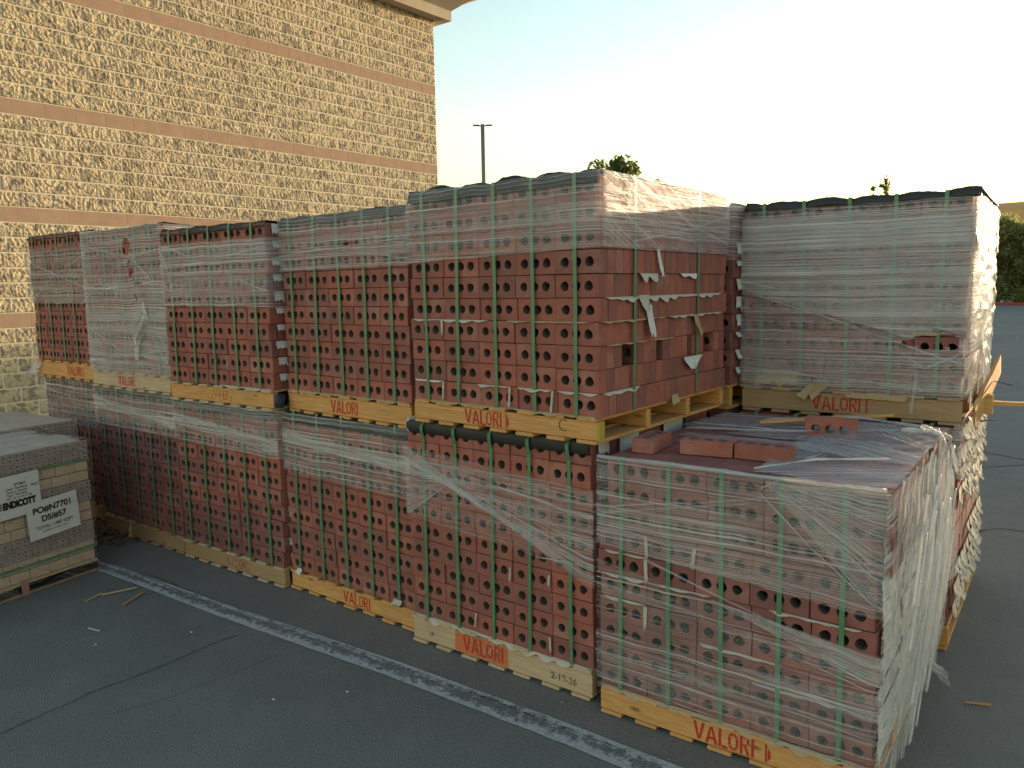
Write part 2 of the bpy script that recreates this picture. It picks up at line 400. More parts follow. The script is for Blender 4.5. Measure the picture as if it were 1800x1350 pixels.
for c in cand:
    k, yc, zc = c
    if k in BANDS:
        if yc+WY1 > .5: link('band_block', BV, bld, (0, yc, zc))
        else: bandrest.add([(x, y+yc, z+zc) for x, y, z in boxvf(-.02, .0085, -CW/2+.003, CW/2-.003, -CH/2+.003, CH/2-.003)[0]], boxvf(0, 1, 0, 1, 0, 1)[1])
    elif c in near:
        o = link('split_block', random.choice(SV), bld, (0, yc, zc))
        if random.random() < .5: o.rotation_euler = (math.pi, 0, 0)
    else:
        V, F = random.choice(SVc); rest.add([(x, y+yc, z+zc) for x, y, z in V], F)
tag(rest.build('split_block_rest', 'split', bld), kind='stuff'); tag(bandrest.build('band_block_rest', 'band', bld), kind='stuff')
# half blocks at the corner
for k in range(-1, 36):
    if k % 2 and WZ0+k*CH > 0:
        zc = WZ0+(k+.5)*CH; hv = MB()
        if k in BANDS: hv.box(-.02, .0085, -CW/2+.003, -.003, zc-CH/2+.003, zc+CH/2-.003); hv.build('band_block', 'band', bld)
        else:
            V, F = split_vf(k+50, 14, 14, CW/2); hv.add([(x, y-CW/4, z+zc) for x, y, z in V], F); hv.build('split_block', 'split', bld)
# cornice: stepped profile swept along the wall and round the corner
prof = [(-.3, 0), (.27, 0), (.27, .20), (.55, .42), (.80, .50), (.80, .85), (-.3, .85)]
b = MB(); V = []
for (o, z) in prof: V.append((o, WY0-WY1, TOP+z))
for (o, z) in prof: V.append((o, o, TOP+z))
for (o, z) in prof: V.append((-14, o, TOP+z))
n = len(prof)
F = [(r*n+i, r*n+(i+1) % n, (r+1)*n+(i+1) % n, (r+1)*n+i) for r in range(2) for i in range(n)]
b.add(V, F); b.build('cornice', 'stucco', bld)

# ------------------------------------------------------------------ bricks
PW, PH_, PD = .2032, .0925, .0575
def brick_vf(seed, w=.2005, d=.0562, h=.0900, seg=14):
    rnd = random.Random(seed); V = []; F = []
    c = .0018
    # front and back faces each with three holes, built as triangulated ngon via bmesh
    bm = bmesh.new()
    def face(y, flip):
        outer = [bm.verts.new((x, y, z)) for x, z in ((-w/2+c, c), (w/2-c, c), (w/2-c, h-c), (-w/2+c, h-c))]
        e = [bm.edges.new((outer[i], outer[(i+1) % 4])) for i in range(4)]; rings = []
        for q in (-1, 0, 1):
            rr = .0188+rnd.uniform(-.0008, .0008); ph = rnd.uniform(0, 6)
            ring = []
            for k in range(seg):
                a = 2*math.pi*k/seg; r = rr*(1+.05*math.sin(3*a+ph)+(rnd.uniform(-.05, .10) if rnd.random() < .25 else 0))
                ring.append(bm.verts.new((q*.056+r*math.cos(a), y, h/2+r*math.sin(a))))
            e += [bm.edges.new((ring[i], ring[(i+1) % seg])) for i in range(seg)]; rings.append(ring)
        bmesh.ops.triangle_fill(bm, use_beauty=True, use_dissolve=False, edges=e)
        return outer, rings
    o1, r1 = face(-d/2, 0); o2, r2 = face(d/2, 0)
    for a, b_ in zip(r1, r2):
        for k in range(seg): bm.faces.new((a[k], a[(k+1) % seg], b_[(k+1) % seg], b_[k]))
    m1 = [bm.verts.new((x, -d/2+c, z)) for x, z in ((-w/2, 0), (w/2, 0), (w/2, h), (-w/2, h))]
    m2 = [bm.verts.new((x, d/2-c, z)) for x, z in ((-w/2, 0), (w/2, 0), (w/2, h), (-w/2, h))]
    for A, B in ((o1, m1), (m1, m2), (m2, o2)):
        for i in range(4): bm.faces.new((A[i], A[(i+1) % 4], B[(i+1) % 4], B[i]))
    for v in bm.verts:
        v.co += Vector((rnd.uniform(-1, 1), rnd.uniform(-1, 1), rnd.uniform(-1, 1)))*.0006
    bmesh.ops.recalc_face_normals(bm, faces=bm.faces)
    bm.verts.index_update(); V = [v.co[:] for v in bm.verts]; F = [[v.index for v in f.verts] for f in bm.faces]; bm.free()
    return V, F
M['core_hole'] = simple('core_hole_shade', (.16, .13, .11), .95, .1, 40, .3, .3, 120)  # hole walls coloured darker than the brick, painting in the shade inside
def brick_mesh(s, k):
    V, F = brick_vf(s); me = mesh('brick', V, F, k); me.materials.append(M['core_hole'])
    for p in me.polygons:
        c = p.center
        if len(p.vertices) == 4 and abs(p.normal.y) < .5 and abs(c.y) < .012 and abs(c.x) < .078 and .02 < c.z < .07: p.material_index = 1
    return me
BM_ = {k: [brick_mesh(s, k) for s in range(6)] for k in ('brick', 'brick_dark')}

class Pack:
    """strapped cube of cored bricks; local origin = front right bottom brick corner, x to the right, y into depth"""
    def __init__(s, label, x, y, rz, z, h, mk='brick', side=4, siderows=range(10), top=False, skip=(), shifts=None, cols=5, deep=20, dark_rows=()):
        s.o = thing('brick_pack', label, 'brick pack', (x, y, z), rz, 'strapped packs of red cored bricks')
        s.h, s.W, s.D, s.H = h, cols*PW, deep*PD, 10*h
        rnd = random.Random(hash(label) & 0xffff if False else int(abs(x*1000)+z*77))
        zs = h/.0925
        for r in range(10):
            sx = (shifts or {}).get(r, 0)+rnd.uniform(-.007, .007); sy = rnd.uniform(-.0045, .004)
            for c in range(cols):
                jl = range(1)
                if c == cols-1 and r in siderows: jl = range(side)
                if top and r == 9: jl = range(deep)
                ex = rnd.uniform(-.0015, .0015)
                for j in jl:
                    if (r, c, j) in skip: continue
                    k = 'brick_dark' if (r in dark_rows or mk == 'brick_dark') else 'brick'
                    o = link('brick', rnd.choice(BM_[k]), s.o,
                             (-s.W+(c+.5)*PW+sx+ex+rnd.uniform(-.0012, .0012), (j+.5)*PD+sy+rnd.uniform(-.004, .006)*(1 if j == 0 else .3), r*h+.0006),
                             (rnd.uniform(-.004, .004), rnd.uniform(-.004, .004), rnd.uniform(-.018, .018)))
                    o.scale = (1, 1, zs)
        full = len(list(siderows)) == 10
        zt = s.H-h if top else s.H
        b = MB()
        b.box(-s.W+.004, -PW-.004, .125, s.D, .002, zt-.003)
        for r in range(10):
            y0 = (side if r in siderows else 1)*PD
            if top and r == 9: continue
            if y0 < s.D-.01: b.box(-PW+.003, -.004, y0+.002, s.D-.001, r*h+.001, (r+1)*h-.003)
        tag(b.build('inner_bricks', mk, s.o), kind='stuff')
    def strap(s, cols=(0, 1, 2, 3, 4), dx=-.012, sides=(.30, .76), top=.012, over=True, bul=0.):
        w = .0085
        for c in cols:
            x = -s.W+(c+.5)*PW+dx+random.uniform(-.006, .006); b = MB()
            pth = [(-.0095, -.002)]+[(-.0095-.0012*math.sin(i*1.3+c), s.H*i/12) for i in range(1, 12)]+[(-.0095, s.H-.004), (-.004, s.H+top), (.05, s.H+top+.001), (s.D-.05, s.H+top+.001), (s.D+.004, s.H+top), (s.D+.009, s.H-.01), (s.D+.009, -.002)]
            if bul: pth[12:13] = [(-.0095-bul*.4, s.H-.062), (-.0095-bul, s.H-.035), (-.0095-bul, s.H-.012)]
            if not over: pth = pth[:15]; pth[14] = (.028, s.H+top)
            sk = random.uniform(-.012, .012)
            V = []
            for i, (y, z) in enumerate(pth):
                xx = x+sk*(z/s.H-.5)
                V += [(xx-w, y, z), (xx+w, y, z)]
            F = [(2*i, 2*i+1, 2*i+3, 2*i+2) for i in range(len(pth)-1)]
            b.add(V, F); o = b.build('strap', 'strap', s.o); so_ = o.modifiers.new('t', 'SOLIDIFY'); so_.thickness = .0012; so_.offset = 0
        for f in sides:
            y = s.D*f; b = MB()
            pth = [(.009, -.002), (.010, s.H*.3), (.009, s.H*.6), (.009, s.H-.004), (.002, s.H+top-.003), (-.05, s.H+top-.003), (-s.W+.05, s.H+top-.003), (-s.W-.002, s.H+top-.003), (-s.W-.009, s.H-.01), (-s.W-.009, -.002)]
            V = []
            for x, z in pth: V += [(x, y-w+.01*(z/s.H-.5), z), (x, y+w+.01*(z/s.H-.5), z)]
            b.add(V, [(2*i, 2*i+1, 2*i+3, 2*i+2) for i in range(len(pth)-1)]); o = b.build('strap', 'strap', s.o)
            so_ = o.modifiers.new('t', 'SOLIDIFY'); so_.thickness = .0012; so_.offset = 0
    def perim(s, u, off):
        W, D = s.W, s.D; r = .012
        if u < W: p = Vector((-W+u, 0)); n_ = Vector((0, -1))
        elif u < W+D: p = Vector((0, u-W)); n_ = Vector((1, 0))
        elif u < 2*W+D: p = Vector((-(u-W-D), D)); n_ = Vector((0, 1))
        else: p = Vector((-W, D-(u-2*W-D))); n_ = Vector((-1, 0))
        for cu, d in ((W, (1, -1)), (W+D, (1, 1)), (2*W+D, (-1, 1)), (0, (-1, -1)), (2*W+2*D, (-1, -1))):
            t = (u-cu)/.02
            if abs(t) < 1:
                n_ = (n_*abs(t)+Vector(d)*.72*(1-abs(t)))
        return p.x+n_.x*off, p.y+n_.y*off
    def film(s, zlo, zhi, m='film', u0=0., u1=None, off=.014, amp=.003, holes=(), name='stretch_film', step=.024, nv=None, edge=.006, ridge=None):
        """sheet round the pack between heights zlo(u) and zhi(u), in rows of brick; u runs along the front, then the right side, back and left"""
        P = 2*(s.W+s.D); u1 = P if u1 is None else u1
        f = lambda a, u: (a(u) if callable(a) else a)*s.h
        nu = int((u1-u0)/step); nv = nv or max(4, int(abs(f(zhi, u0)-f(zlo, u0))/.022)); sd = random.uniform(0, 99)
        b = MB()
        def pt(a, v):
            u = u0+(u1-u0)*a; uu = min(max(u % P if u < P else u, 0), P-1e-6)
            lo = f(zlo, uu)+edge*nz(u*6, sd)+edge*.5*nz(u*23, sd); hi = f(zhi, uu)+edge*nz(u*5, sd+9)+edge*.5*nz(u*21, sd)
            z = lo+(hi-lo)*v
            d = amp*nz(u*4, z*22, sd)+amp*.6*nz(u*9, z*60, sd)
            if ridge: d += ridge(u, z)
            x, y = s.perim(uu, off+d); return (x, y, z)
        def uvf(a, v):
            u = u0+(u1-u0)*a; return (u, f(zlo, u)+(f(zhi, u)-f(zlo, u))*v)
        def sk(a, v):
            u, z = uvf(a, v)
            for (hu, hz, ru, rz) in holes:
                q = ((u-hu)/ru)**2+((z-hz*s.h)/rz)**2
                if q < 1+.5*nz(u*30, z*30, 4): return True
            return False
        b.grid(pt, nu, nv, sk if holes else None, uvf)
        return b.build(name, m, s.o, True)
    def rope(s, pts, rad=.004, off=.02, m='film_band', cord=False):
        """gathered band of film laid along (u, row) points; cord=True makes a round twisted cord"""
        Q = []
        for (ua, ra), (ub, rb) in zip(pts, pts[1:]):
            k = max(3, int(math.hypot(ub-ua, (rb-ra)*s.h)/.03)+2)
            Q += [(ua+(ub-ua)*i/k, (ra+(rb-ra)*i/k)*s.h) for i in range(k)]
        Q.append((pts[-1][0], pts[-1][1]*s.h)); b = MB(); P = 2*(s.W+s.D)-.01; n_ = len(Q)
        if cord:
            b.tube([(*s.perim(min(max(u, 0), P), off), z+.003*nz(u*9, z*9)) for u, z in Q], lambda t: rad*(.8+.4*nz(t*9, 3)), 6)
            return b.build('film_rope', 'film_rope', s.o, True)
        sd = random.uniform(0, 50); V = []; U = []; d = 0
        for i, (u, z) in enumerate(Q):
            a, c = Q[max(i-1, 0)], Q[min(i+1, n_-1)]; t = Vector((c[0]-a[0], c[1]-a[1])).normalized(); nn = Vector((-t.y, t.x))
            wd = rad*1.9*(.55+.9*abs(nz(i*.09, sd))+.35*abs(i/(n_-1)-.5)*2); z += .006*nz(i*.12, sd)
            if i: d += math.hypot(u-Q[i-1][0], z-Q[i-1][1])
            for k in range(5):
                q = (k-2)/2; x, y = s.perim(min(max(u+nn.x*wd*q, 0), P), off+.004*(1-abs(q))); V.append((x, y, z+nn.y*wd*q)); U.append((d, k/4))
        b.add(V, [(i*5+k, (i+1)*5+k, (i+1)*5+k+1, i*5+k+1) for i in range(n_-1) for k in range(4)], U)
        return b.build('film_band', m, s.o, True)
    def fan(s, apex, edge, m='film_diag_thin', off=.018):
        """gathered sheet that spreads from an apex point to an edge segment; all in (u, row)"""
        b = MB(); (ua, ra), ((ub, rb), (uc, rc)) = apex, edge
        def pt(a, v):
            e = (ub+(uc-ub)*v, rb+(rc-rb)*v); a_ = .03+.97*a
            u = ua+(e[0]-ua)*a_; r = ra+(e[1]-ra)*a_; x, y = s.perim(min(max(u, 0), 2*(s.W+s.D)-.01), off+.003*nz(a*6, v*40)); return (x, y, r*s.h)
        b.grid(pt, 40, 24, None, lambda a, v: (a*1.0, v*.22)); return b.build('stretch_film', m, s.o, True)
    def cover(s, x0=None, x1=0., drop=.02, hump=.018, depth=.5, thick=.002, lift=.0, tail=None):
        """black sheet on top, humped between the straps, folded down over the front edge"""
        x0 = -s.W if x0 is None else x0; b = MB(); sd = random.uniform(0, 50)
        def pt(a, v):
            x = x0+(x1-x0)*a; q = (x+s.W)/PW-.5+.06
            bay = math.floor(q); hm = hump*abs(math.sin(math.pi*q))**(.7+.5*abs(nz(bay*3.3, sd)))*(.25+1.3*abs(nz(bay*1.7, sd+3)))+.004*nz(x*23, sd)+.003*nz(x*51, v*9, sd)
            t = v*(depth+drop)
            if t < drop: y = -.0085-.002*nz(x*7, sd); z = s.H+.004-(drop-t)*(1+.35*nz(x*6, sd+4))+hm*(t/drop if drop else 1)
            else: y = -.0085+(t-drop); z = s.H+.004+hm*math.exp(-(t-drop)*5)+.004*abs(nz(x*5, y*5, sd))+lift
            return (x, y, z)
        b.grid(pt, 110, 20); o = b.build('cover_sheet', 'black_sheet', s.o, True)
        m_ = o.modifiers.new('t', 'SOLIDIFY'); m_.thickness = thick; m_.offset = 1; return o
    def paper(s, r, x0, x1, face='front', out=.012, drop=.012, m='paper', seed=0):
        """torn edge of the interlayer paper at the joint below row r"""
        b = MB(); L = x1-x0; n_ = max(6, int(L/.012)); z0 = r*s.h
        def pt(a, v):
            t = x0+L*a; k = (.25+.95*abs(nz(t*11, seed, r)))*min(1, a*8+.1, (1-a)*8+.1)
            o = .012*0-.004+(out*k+.006)*v; z = z0+.001-drop*k*v*v*1.6+.004*nz(t*17, v*3, r+seed)*v
            return (t, -o-.004, z) if face == 'front' else (o+.004, t, z)
        b.grid(pt, n_, 4); o = b.build('paper_sheet', m, s.o, True); return o
    def flap(s, x, z, w_, h_, face='front', curl=.02, m='paper_white', tilt=0., out=.012, taper=0.):
        """scrap of paper hanging from height z (metres)"""
        b = MB(); q = random.uniform(-.12, .12); w_ *= random.uniform(.75, 1.1); h_ *= random.uniform(.7, 1.15)
        def pt(a, v):
            t = x+q*v*h_+(a-.5)*w_*(1-taper*v)*(1+.35*nz(v*5, x*7, z*9)*v)+tilt*v*h_; o = out+curl*v*v+.005*nz(a*4, v*4, x*9)*v+.004*abs(nz(a*9, v*7, z*5))*v; zz = z-h_*v*(1+.35*nz(a*6, x*9))
            return (t, -o, zz) if face == 'front' else (o, t, zz)
        b.grid(pt, 10, 9); return b.build('paper_sheet', m, s.o, True)

# stencil letters (unit height 1, x advances)
def stencil(txt):
    out = []; x = 0
    S = {'V': [[(0, 1), (.17, 1), (.36, .12), (.27, .0)], [(.50, 1), (.66, 1), (.42, .0), (.33, .10)]],
         'A': [[(0, 0), (.16, 0), (.34, .88), (.25, 1)], [(.30, .92), (.38, 1), (.68, 0), (.51, 0)], [(.20, .24), (.47, .24), (.44, .38), (.24, .38)]],
         'L': [[(0, 0), (.15, 0), (.15, 1), (0, 1)], [(.19, -.02), (.48, -.04), (.48, .13), (.19, .14)]],
         'O': [[(.0, .25), (.14, .30), (.14, .70), (.0, .75)], [(.0, .79), (.14, .73), (.26, .86), (.22, 1)], [(.0, .21), (.22, 0), (.26, .14), (.14, .27)], [(.30, 1), (.28, .86), (.40, .73), (.54, .79)], [(.54, .75), (.40, .70), (.40, .30), (.54, .25)], [(.54, .21), (.40, .27), (.28, .14), (.30, 0)]],
         'R': [[(0, 0), (.14, 0), (.14, 1), (0, 1)], [(.17, 1), (.17, .87), (.34, .87), (.44, .96)], [(.36, .86), (.47, .94), (.50, .60), (.37, .62)], [(.17, .58), (.17, .45), (.44, .47), (.36, .58)], [(.22, .44), (.36, .44), (.54, 0), (.38, 0)]],
         'I': [[(0, 0), (.14, 0), (.14, 1), (0, 1)]], '|': [[(0, 0), (.10, 0), (.11, 1), (0, 1)], [(.14, .08), (.30, .30), (.28, .62), (.14, .85)]], '!': [[(0, 0), (.10, 0), (.11, 1), (0, 1)]],
         ' ': []}
    W_ = {'V': .70, 'A': .72, 'L': .52, 'O': .62, 'R': .60, 'I': .26, '|': .3, '!': .2, ' ': .22}
    for ch in txt:
        for q in S[ch]: out.append([(x+a, c) for a, c in q])
        x += W_[ch]
    return out, x
def text_mesh(txt, size, m, bold=0., align='CENTER', sx=1.):
    c = bpy.data.curves.new('t', 'FONT'); c.body = txt; c.size = size; c.align_x = align; c.offset = bold; c.fill_mode = 'FRONT'
    o = bpy.data.objects.new('t', c); COL.objects.link(o); dg = bpy.context.evaluated_depsgraph_get(); dg.update()
    me = bpy.data.meshes.new_from_object(o.evaluated_get(dg)); bpy.data.objects.remove(o)
    for v in me.vertices: v.co.x *= sx
    me.materials.clear(); me.materials.append(M[m]); me.name = 'lettering'; return me

PLN = {}
def pallet(label, x, y, rz, z0, ht, wood='wood_orange', deck=None, W=1.016, D=1.15, txt='VALORI', tx=None, th=.068, tm='spray', yellow=False, nstr=4, patch=False, nboard=7, dz=0., ends=0.):
    """stringer pallet; local origin = front right bottom corner"""
    o = thing('pallet', label, 'pallet', (x, y, z0), rz, 'stringer pallets under the brick packs')
    bt = .015; deck = deck or wood
    key = (wood, round(ht, 3), W)
    if key not in PLN: PLN[key] = mesh('stringer', *boxvf(-W-ends, ends, 0, .037, bt+.0005, ht-bt-.0005, .002), wood)
    for k in range(nstr):
        s = link('stringer', PLN[key], o, (0, -.004+(D-.037)*k/(nstr-1), 0))
        if k == 0 and txt:
            Q, L = stencil(txt); b = MB(); sc = th
            x0 = (-.62*W if tx is None else tx)
            for q in Q: b.add([(x0+a*sc, -.0012, (ht-th)/2+c*sc) for a, c in q], [tuple(range(len(q)))])
            b.build('lettering', tm, s)
            if patch:
                b = MB(); b.add([(x0-.05, -.0007, bt+.004), (x0+L*sc+.02, -.0007, bt+.004), (x0+L*sc+.015, -.0007, ht-bt-.002), (x0-.045, -.0007, ht-bt-.002)], [(0, 1, 2, 3)]); b.build('overspray', 'spray_patch', s)
        if k == 0 and yellow:
            b = MB(); b.box(-.010, .0015, -.0012, .0385, bt+.001, ht-bt-.001); b.build('painted_end', 'yellow', s)
    bw = (W/nboard)*.62
    kb = ('b', deck, round(bw, 3), D)
    if kb not in PLN: PLN[kb] = mesh('deck_board', *boxvf(-bw/2, bw/2, -.012, D+.004, 0, bt-.001, .0015), deck+'_y')
    for k in range(nboard):
        xx = -W+bw/2+.005+(W-bw-.01)*k/(nboard-1)
        for zz in (0, ht-bt+.0005):
            link('deck_board', PLN[kb], o, (xx+random.uniform(-.008, .008), random.uniform(-.006, .004), zz), (0, 0, random.uniform(-.008, .008)))
    return o

# ------------------------------------------------------------------ the brick packs and their pallets
W_ = 5*PW; D_ = 20*PD
allside = 20
# --- lower row, from right to left
pallet('orange pine pallet under the loose-wrapped pack at the front right, red stencil letters', 1.009, .061, .047, .004, .115, 'wood_orange', tx=-.62, txt='VALORI  |', th=.07)
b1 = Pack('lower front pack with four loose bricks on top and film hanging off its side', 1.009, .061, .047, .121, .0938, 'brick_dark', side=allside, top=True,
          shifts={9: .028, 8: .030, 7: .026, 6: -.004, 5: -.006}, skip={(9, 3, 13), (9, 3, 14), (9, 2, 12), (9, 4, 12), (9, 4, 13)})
b1.strap(top=.004, over=False, sides=())
pallet('pale grimy pallet with orange patch behind red letters and a date stamp', -.068, .047, .035, .004, .136, 'wood_pale', tx=-.70, th=.072, patch=True, dz=.0)
b2 = Pack('lower pack with black edge strip and a twisted film rope slanting across it', -.068, .047, .035, .141, .0953, 'brick', side=allside, siderows=range(5, 10))
b2.strap(dx=.0, top=.006, bul=.013)
pallet('lower pallet between the date-stamped pallet and the grimy one near the wrapped cartons', -1.130, .072, .01, .004, .112, 'wood_orange', tx=-.56, th=.066)
b3 = Pack('lower pack with a whitish gathered film band, left of the slanting film rope', -1.130, .072, .01, .117, .0920, 'brick')
b3.strap(dx=-.006)
pallet('grimy lower pallet with faint red letters and a grey weathered end', -2.162, .023, .058, .004, .117, 'wood_grey', 'wood_pale', tx=-.56, th=.066, tm='spray_faint')
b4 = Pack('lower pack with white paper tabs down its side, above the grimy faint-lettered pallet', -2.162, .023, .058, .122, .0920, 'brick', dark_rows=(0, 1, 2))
b4.strap(dx=-.004)
pallet('dark wood lower pallet half hidden behind the leaf litter', -3.195, -.03, .048, .004, .120, 'wood_grey', txt=None)
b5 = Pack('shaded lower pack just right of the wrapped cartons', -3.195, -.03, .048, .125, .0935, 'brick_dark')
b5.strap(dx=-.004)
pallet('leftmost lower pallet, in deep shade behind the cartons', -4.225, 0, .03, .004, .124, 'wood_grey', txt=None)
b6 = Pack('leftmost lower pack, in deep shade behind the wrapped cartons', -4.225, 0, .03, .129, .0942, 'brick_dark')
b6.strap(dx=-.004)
# --- upper row
pallet('bright orange upper pallet with a yellow painted end on the black-edged pack', 0, 0, 0, 1.102, .105, 'wood_orange', tx=-.70, txt='VALORI |', th=.064, yellow=True)
t2 = Pack('tall upper pack with bare right side, gaps in one course, film round its top', 0, 0, 0, 1.208, .0922, 'brick', side=allside,
          skip={(2, 4, 3), (2, 4, 4), (2, 4, 8), (2, 4, 13), (2, 4, 16), (2, 4, 17)})
t2.strap(dx=-.006, sides=(.22, .72))
pallet('orange upper pallet with a pale patch after its red letters', -1.108, .067, -.02, 1.042, .122, 'wood_orange', tx=-.63, txt='VALORI', th=.068)
t3 = Pack('upper pack next to the tall bare-sided one, film over its top three courses', -1.108, .067, -.02, 1.166, .0928, 'brick')
t3.strap(dx=-.006)
pallet('upper pallet with a dark weathered left end and smudged red letters', -2.150, .005, .06, 1.046, .117, 'wood_orange', 'wood_pale', tx=-.60, txt='VALORI !', th=.066, tm='spray_faint')
t4 = Pack('upper pack with bare top course, film in the middle and five bare courses below', -2.150, .005, .06, 1.165, .0922, 'brick')
t4.strap(dx=-.006)
pallet('yellowish upper pallet under the fully wrapped torn pack', -3.180, -.052, .04, 1.066, .122, 'wood_pale', tx=-.66, th=.066)
t5 = Pack('upper pack wrapped to the bottom with torn holes and a dangling film tangle', -3.180, -.052, .04, 1.190, .0945, 'brick')
t5.strap(dx=-.01)
pallet('leftmost upper pallet, orange with small red letters, near the block wall', -4.222, -.03, .036, 1.076, .134, 'wood_orange', tx=-.52, txt='VALORI !', th=.072)
t6 = Pack('leftmost upper pack, nearest the block wall, film in its middle', -4.222, -.03, .036, 1.212, .0945, 'brick')
t6.strap(dx=-.01, cols=(0, 1, 2, 3, 4))
# --- second row behind
pallet('lower pallet behind the loose-wrapped front pack, mostly hidden', 1.0, 1.42, .05, .004, .117, 'wood_orange', txt=None)
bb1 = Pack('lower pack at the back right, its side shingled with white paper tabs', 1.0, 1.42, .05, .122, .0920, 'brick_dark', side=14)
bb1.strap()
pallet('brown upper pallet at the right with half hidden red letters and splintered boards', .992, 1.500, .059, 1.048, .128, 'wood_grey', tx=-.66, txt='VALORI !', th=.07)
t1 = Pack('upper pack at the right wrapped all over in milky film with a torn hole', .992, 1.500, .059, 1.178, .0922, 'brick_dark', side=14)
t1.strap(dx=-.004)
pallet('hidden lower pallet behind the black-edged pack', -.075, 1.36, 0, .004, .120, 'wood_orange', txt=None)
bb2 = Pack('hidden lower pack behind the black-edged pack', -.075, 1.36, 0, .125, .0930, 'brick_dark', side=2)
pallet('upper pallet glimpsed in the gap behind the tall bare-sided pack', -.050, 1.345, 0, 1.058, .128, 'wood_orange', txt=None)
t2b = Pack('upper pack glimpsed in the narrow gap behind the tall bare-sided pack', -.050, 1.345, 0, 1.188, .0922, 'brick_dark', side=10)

# film, ropes, covers, papers --------------------------------------------------
lin = lambda a, b_: (lambda u: a+(b_-a)*min(1, u/W_) if u < W_ else b_+(a-b_)*min(1, max(0, (u-W_-D_)/W_)))
# tall upper pack
t2.film(lin(6.75, 7.1), 10.14, 'film', holes=[(W_+.15, 9.75, .028, .016), (W_+.155, 9.2, .038, .030)])
t2.film(lin(7.3, 7.6), 9.4, 'film_thin', off=.019)
t2.film(7.05, 10.1, 'film_diag_thin', W_+.01, W_+D_-.01, off=.021, amp=.006)
t2.cover(drop=.040, hump=.046, depth=1.1); t2.rope([(W_+.2, 10.0), (W_+.75, 8.2), (W_+1.1, 7.5)], .006, .026); t2.rope([(W_+.2, 7.3), (W_+.7, 8.1), (W_+1.1, 8.9)], .005, .026)
t2.rope([(0, 6.75), (W_, 7.08), (W_+D_, 7.0)], .002, .018)
t2.paper(4, -W_, -.55, out=.012); t2.paper(4, -.45, -.02, out=.016, m='paper_tan', seed=3); t2.paper(1, -W_+.01, -W_+.19, out=.014, m='paper_white'); t2.paper(1, -.62, -.44, out=.012); t2.paper(1, -.40, -.22, out=.014, seed=8); t2.paper(1, -.2, 0, out=.008)
for (x, r, h_) in ((-W_+.198, 4, .07), (-W_+.198, 1, .075), (-.435, 1, .08), (-.215, 1, .08)): t2.flap(x, r*t2.h, .012, h_, 'front', .004, 'paper')
t2.paper(5, .02, 1.12, 'side', .020, .022, 'paper'); t2.paper(4, .0, .52, 'side', .012, .010, 'paper_tan', 2); t2.paper(4, .55, 1.1, 'side', .010, .010, 'paper', 5)
t2.paper(6, .30, .45, 'side', .02, .03, 'paper'); t2.paper(6, .66, .82, 'side', .02, .035, 'paper_white', 4); t2.paper(1, .02, .30, 'side', .014, .02, 'paper'); t2.paper(3, 0, .6, 'side', .006, .006, 'paper_tan', 6)
t2.flap(.32, 5.05*t2.h, .10, .085, 'side', .014, 'paper', .1, taper=.6); t2.flap(.36, 4.6*t2.h, .055, .12, 'side', .012, 'paper_white', .12, taper=.2); t2.flap(.80, 4.0*t2.h, .05, .10, 'side', .014, 'paper_tan', .3, taper=.7)
t2.flap(.44, 7.1*t2.h, .03, .12, 'side', .012, 'paper_white', .3); t2.flap(.78, 1.95*t2.h, .24, .07, 'side', .014, 'paper_white', -.4, taper=.75); t2.flap(.60, .25*t2.h, .07, .045, 'side', .01, 'paper_tan')
t2.paper(0.02, -W_, 0, out=.02, drop=.012, m='paper_tan', seed=12)
# upper pack beside it
t3.film(lin(7.0, 7.12), 10.12, 'film', holes=[(.62, 8.35, .055, .010)]); t3.film(lin(7.6, 7.9), 8.9, 'film_thin', off=.019); t3.cover(drop=.036, hump=.022, depth=1.0)
t3.rope([(0, 7.9), (W_, 8.5)], .004, .020); t3.rope([(0, 8.6), (.5, 8.1), (W_, 7.5)], .003, .020)
t3.paper(0.02, -W_, 0, out=.02, drop=.014, m='paper_tan', seed=5)
# upper pack with bare top course
t4.film(lin(5.1, 5.0), 9.15, 'film', off=.014); t4.film(5.6, 8.9, 'film_thin', off=.018); t4.cover(drop=.028, hump=.020, depth=1.0)
t4.rope([(.05, 9.0), (.45, 7.9), (W_, 6.0)], .005, .021); t4.rope([(0, 7.5), (.5, 7.8), (W_, 8.6)], .004, .021); t4.rope([(.0, 9.0), (.10, 7.2), (.12, 5.0)], .003, .022)
for r in range(10): t4.flap(.065, (r+.95)*t4.h, .07, .05 if r > 4 else .042, 'side', .010, 'paper_white')
t4.paper(0.02, -.5, 0, out=.02, drop=.016, m='paper', seed=5)
# fully wrapped torn pack
t5.film(-.12, 10.1, 'film_thick', holes=[(.62, 8.75, .05, .055), (.64, 7.75, .012, .02), (.655, 7.05, .03, .035), (.74, 6.15, .045, .018), (.70, 5.2, .015, .02), (.78, 4.2, .02, .012), (.20, 6.05, .04, .008)], step=.016, nv=70)
t5.film(0.0, 4.5, 'film_thin', off=.019); t5.cover(drop=.01, hump=.016, depth=1.0)
for p in ([(0, 9.2), (.45, 8.3), (.75, 8.05), (W_, 8.4)], [(0, 5.0), (.5, 7.4), (.75, 8.0)], [(0, 3.2), (.45, 1.6), (W_, .9)], [(0, 1.2), (.5, 1.0), (W_, 1.8)], [(0, .5), (.6, 1.4), (W_, 1.0)], [(.85, 3.0), (W_, .9)], [(.7, 8.0), (.95, 6.1)], [(0, 6.0), (.4, 5.95), (.9, 6.2)]): t5.rope(p, .0045, .024)
b = MB()
def tangle(a, v):
    z = (5.0-4.0*a)*t5.h; k = .012+.045*math.sin(math.pi*min(1, a*1.2))**2+.02*a
    return (-.20-.14*a+k*(v-.5)*2+.02*math.sin(a*7), -.035-.02*math.sin(v*9+a*5)*k*12, z)
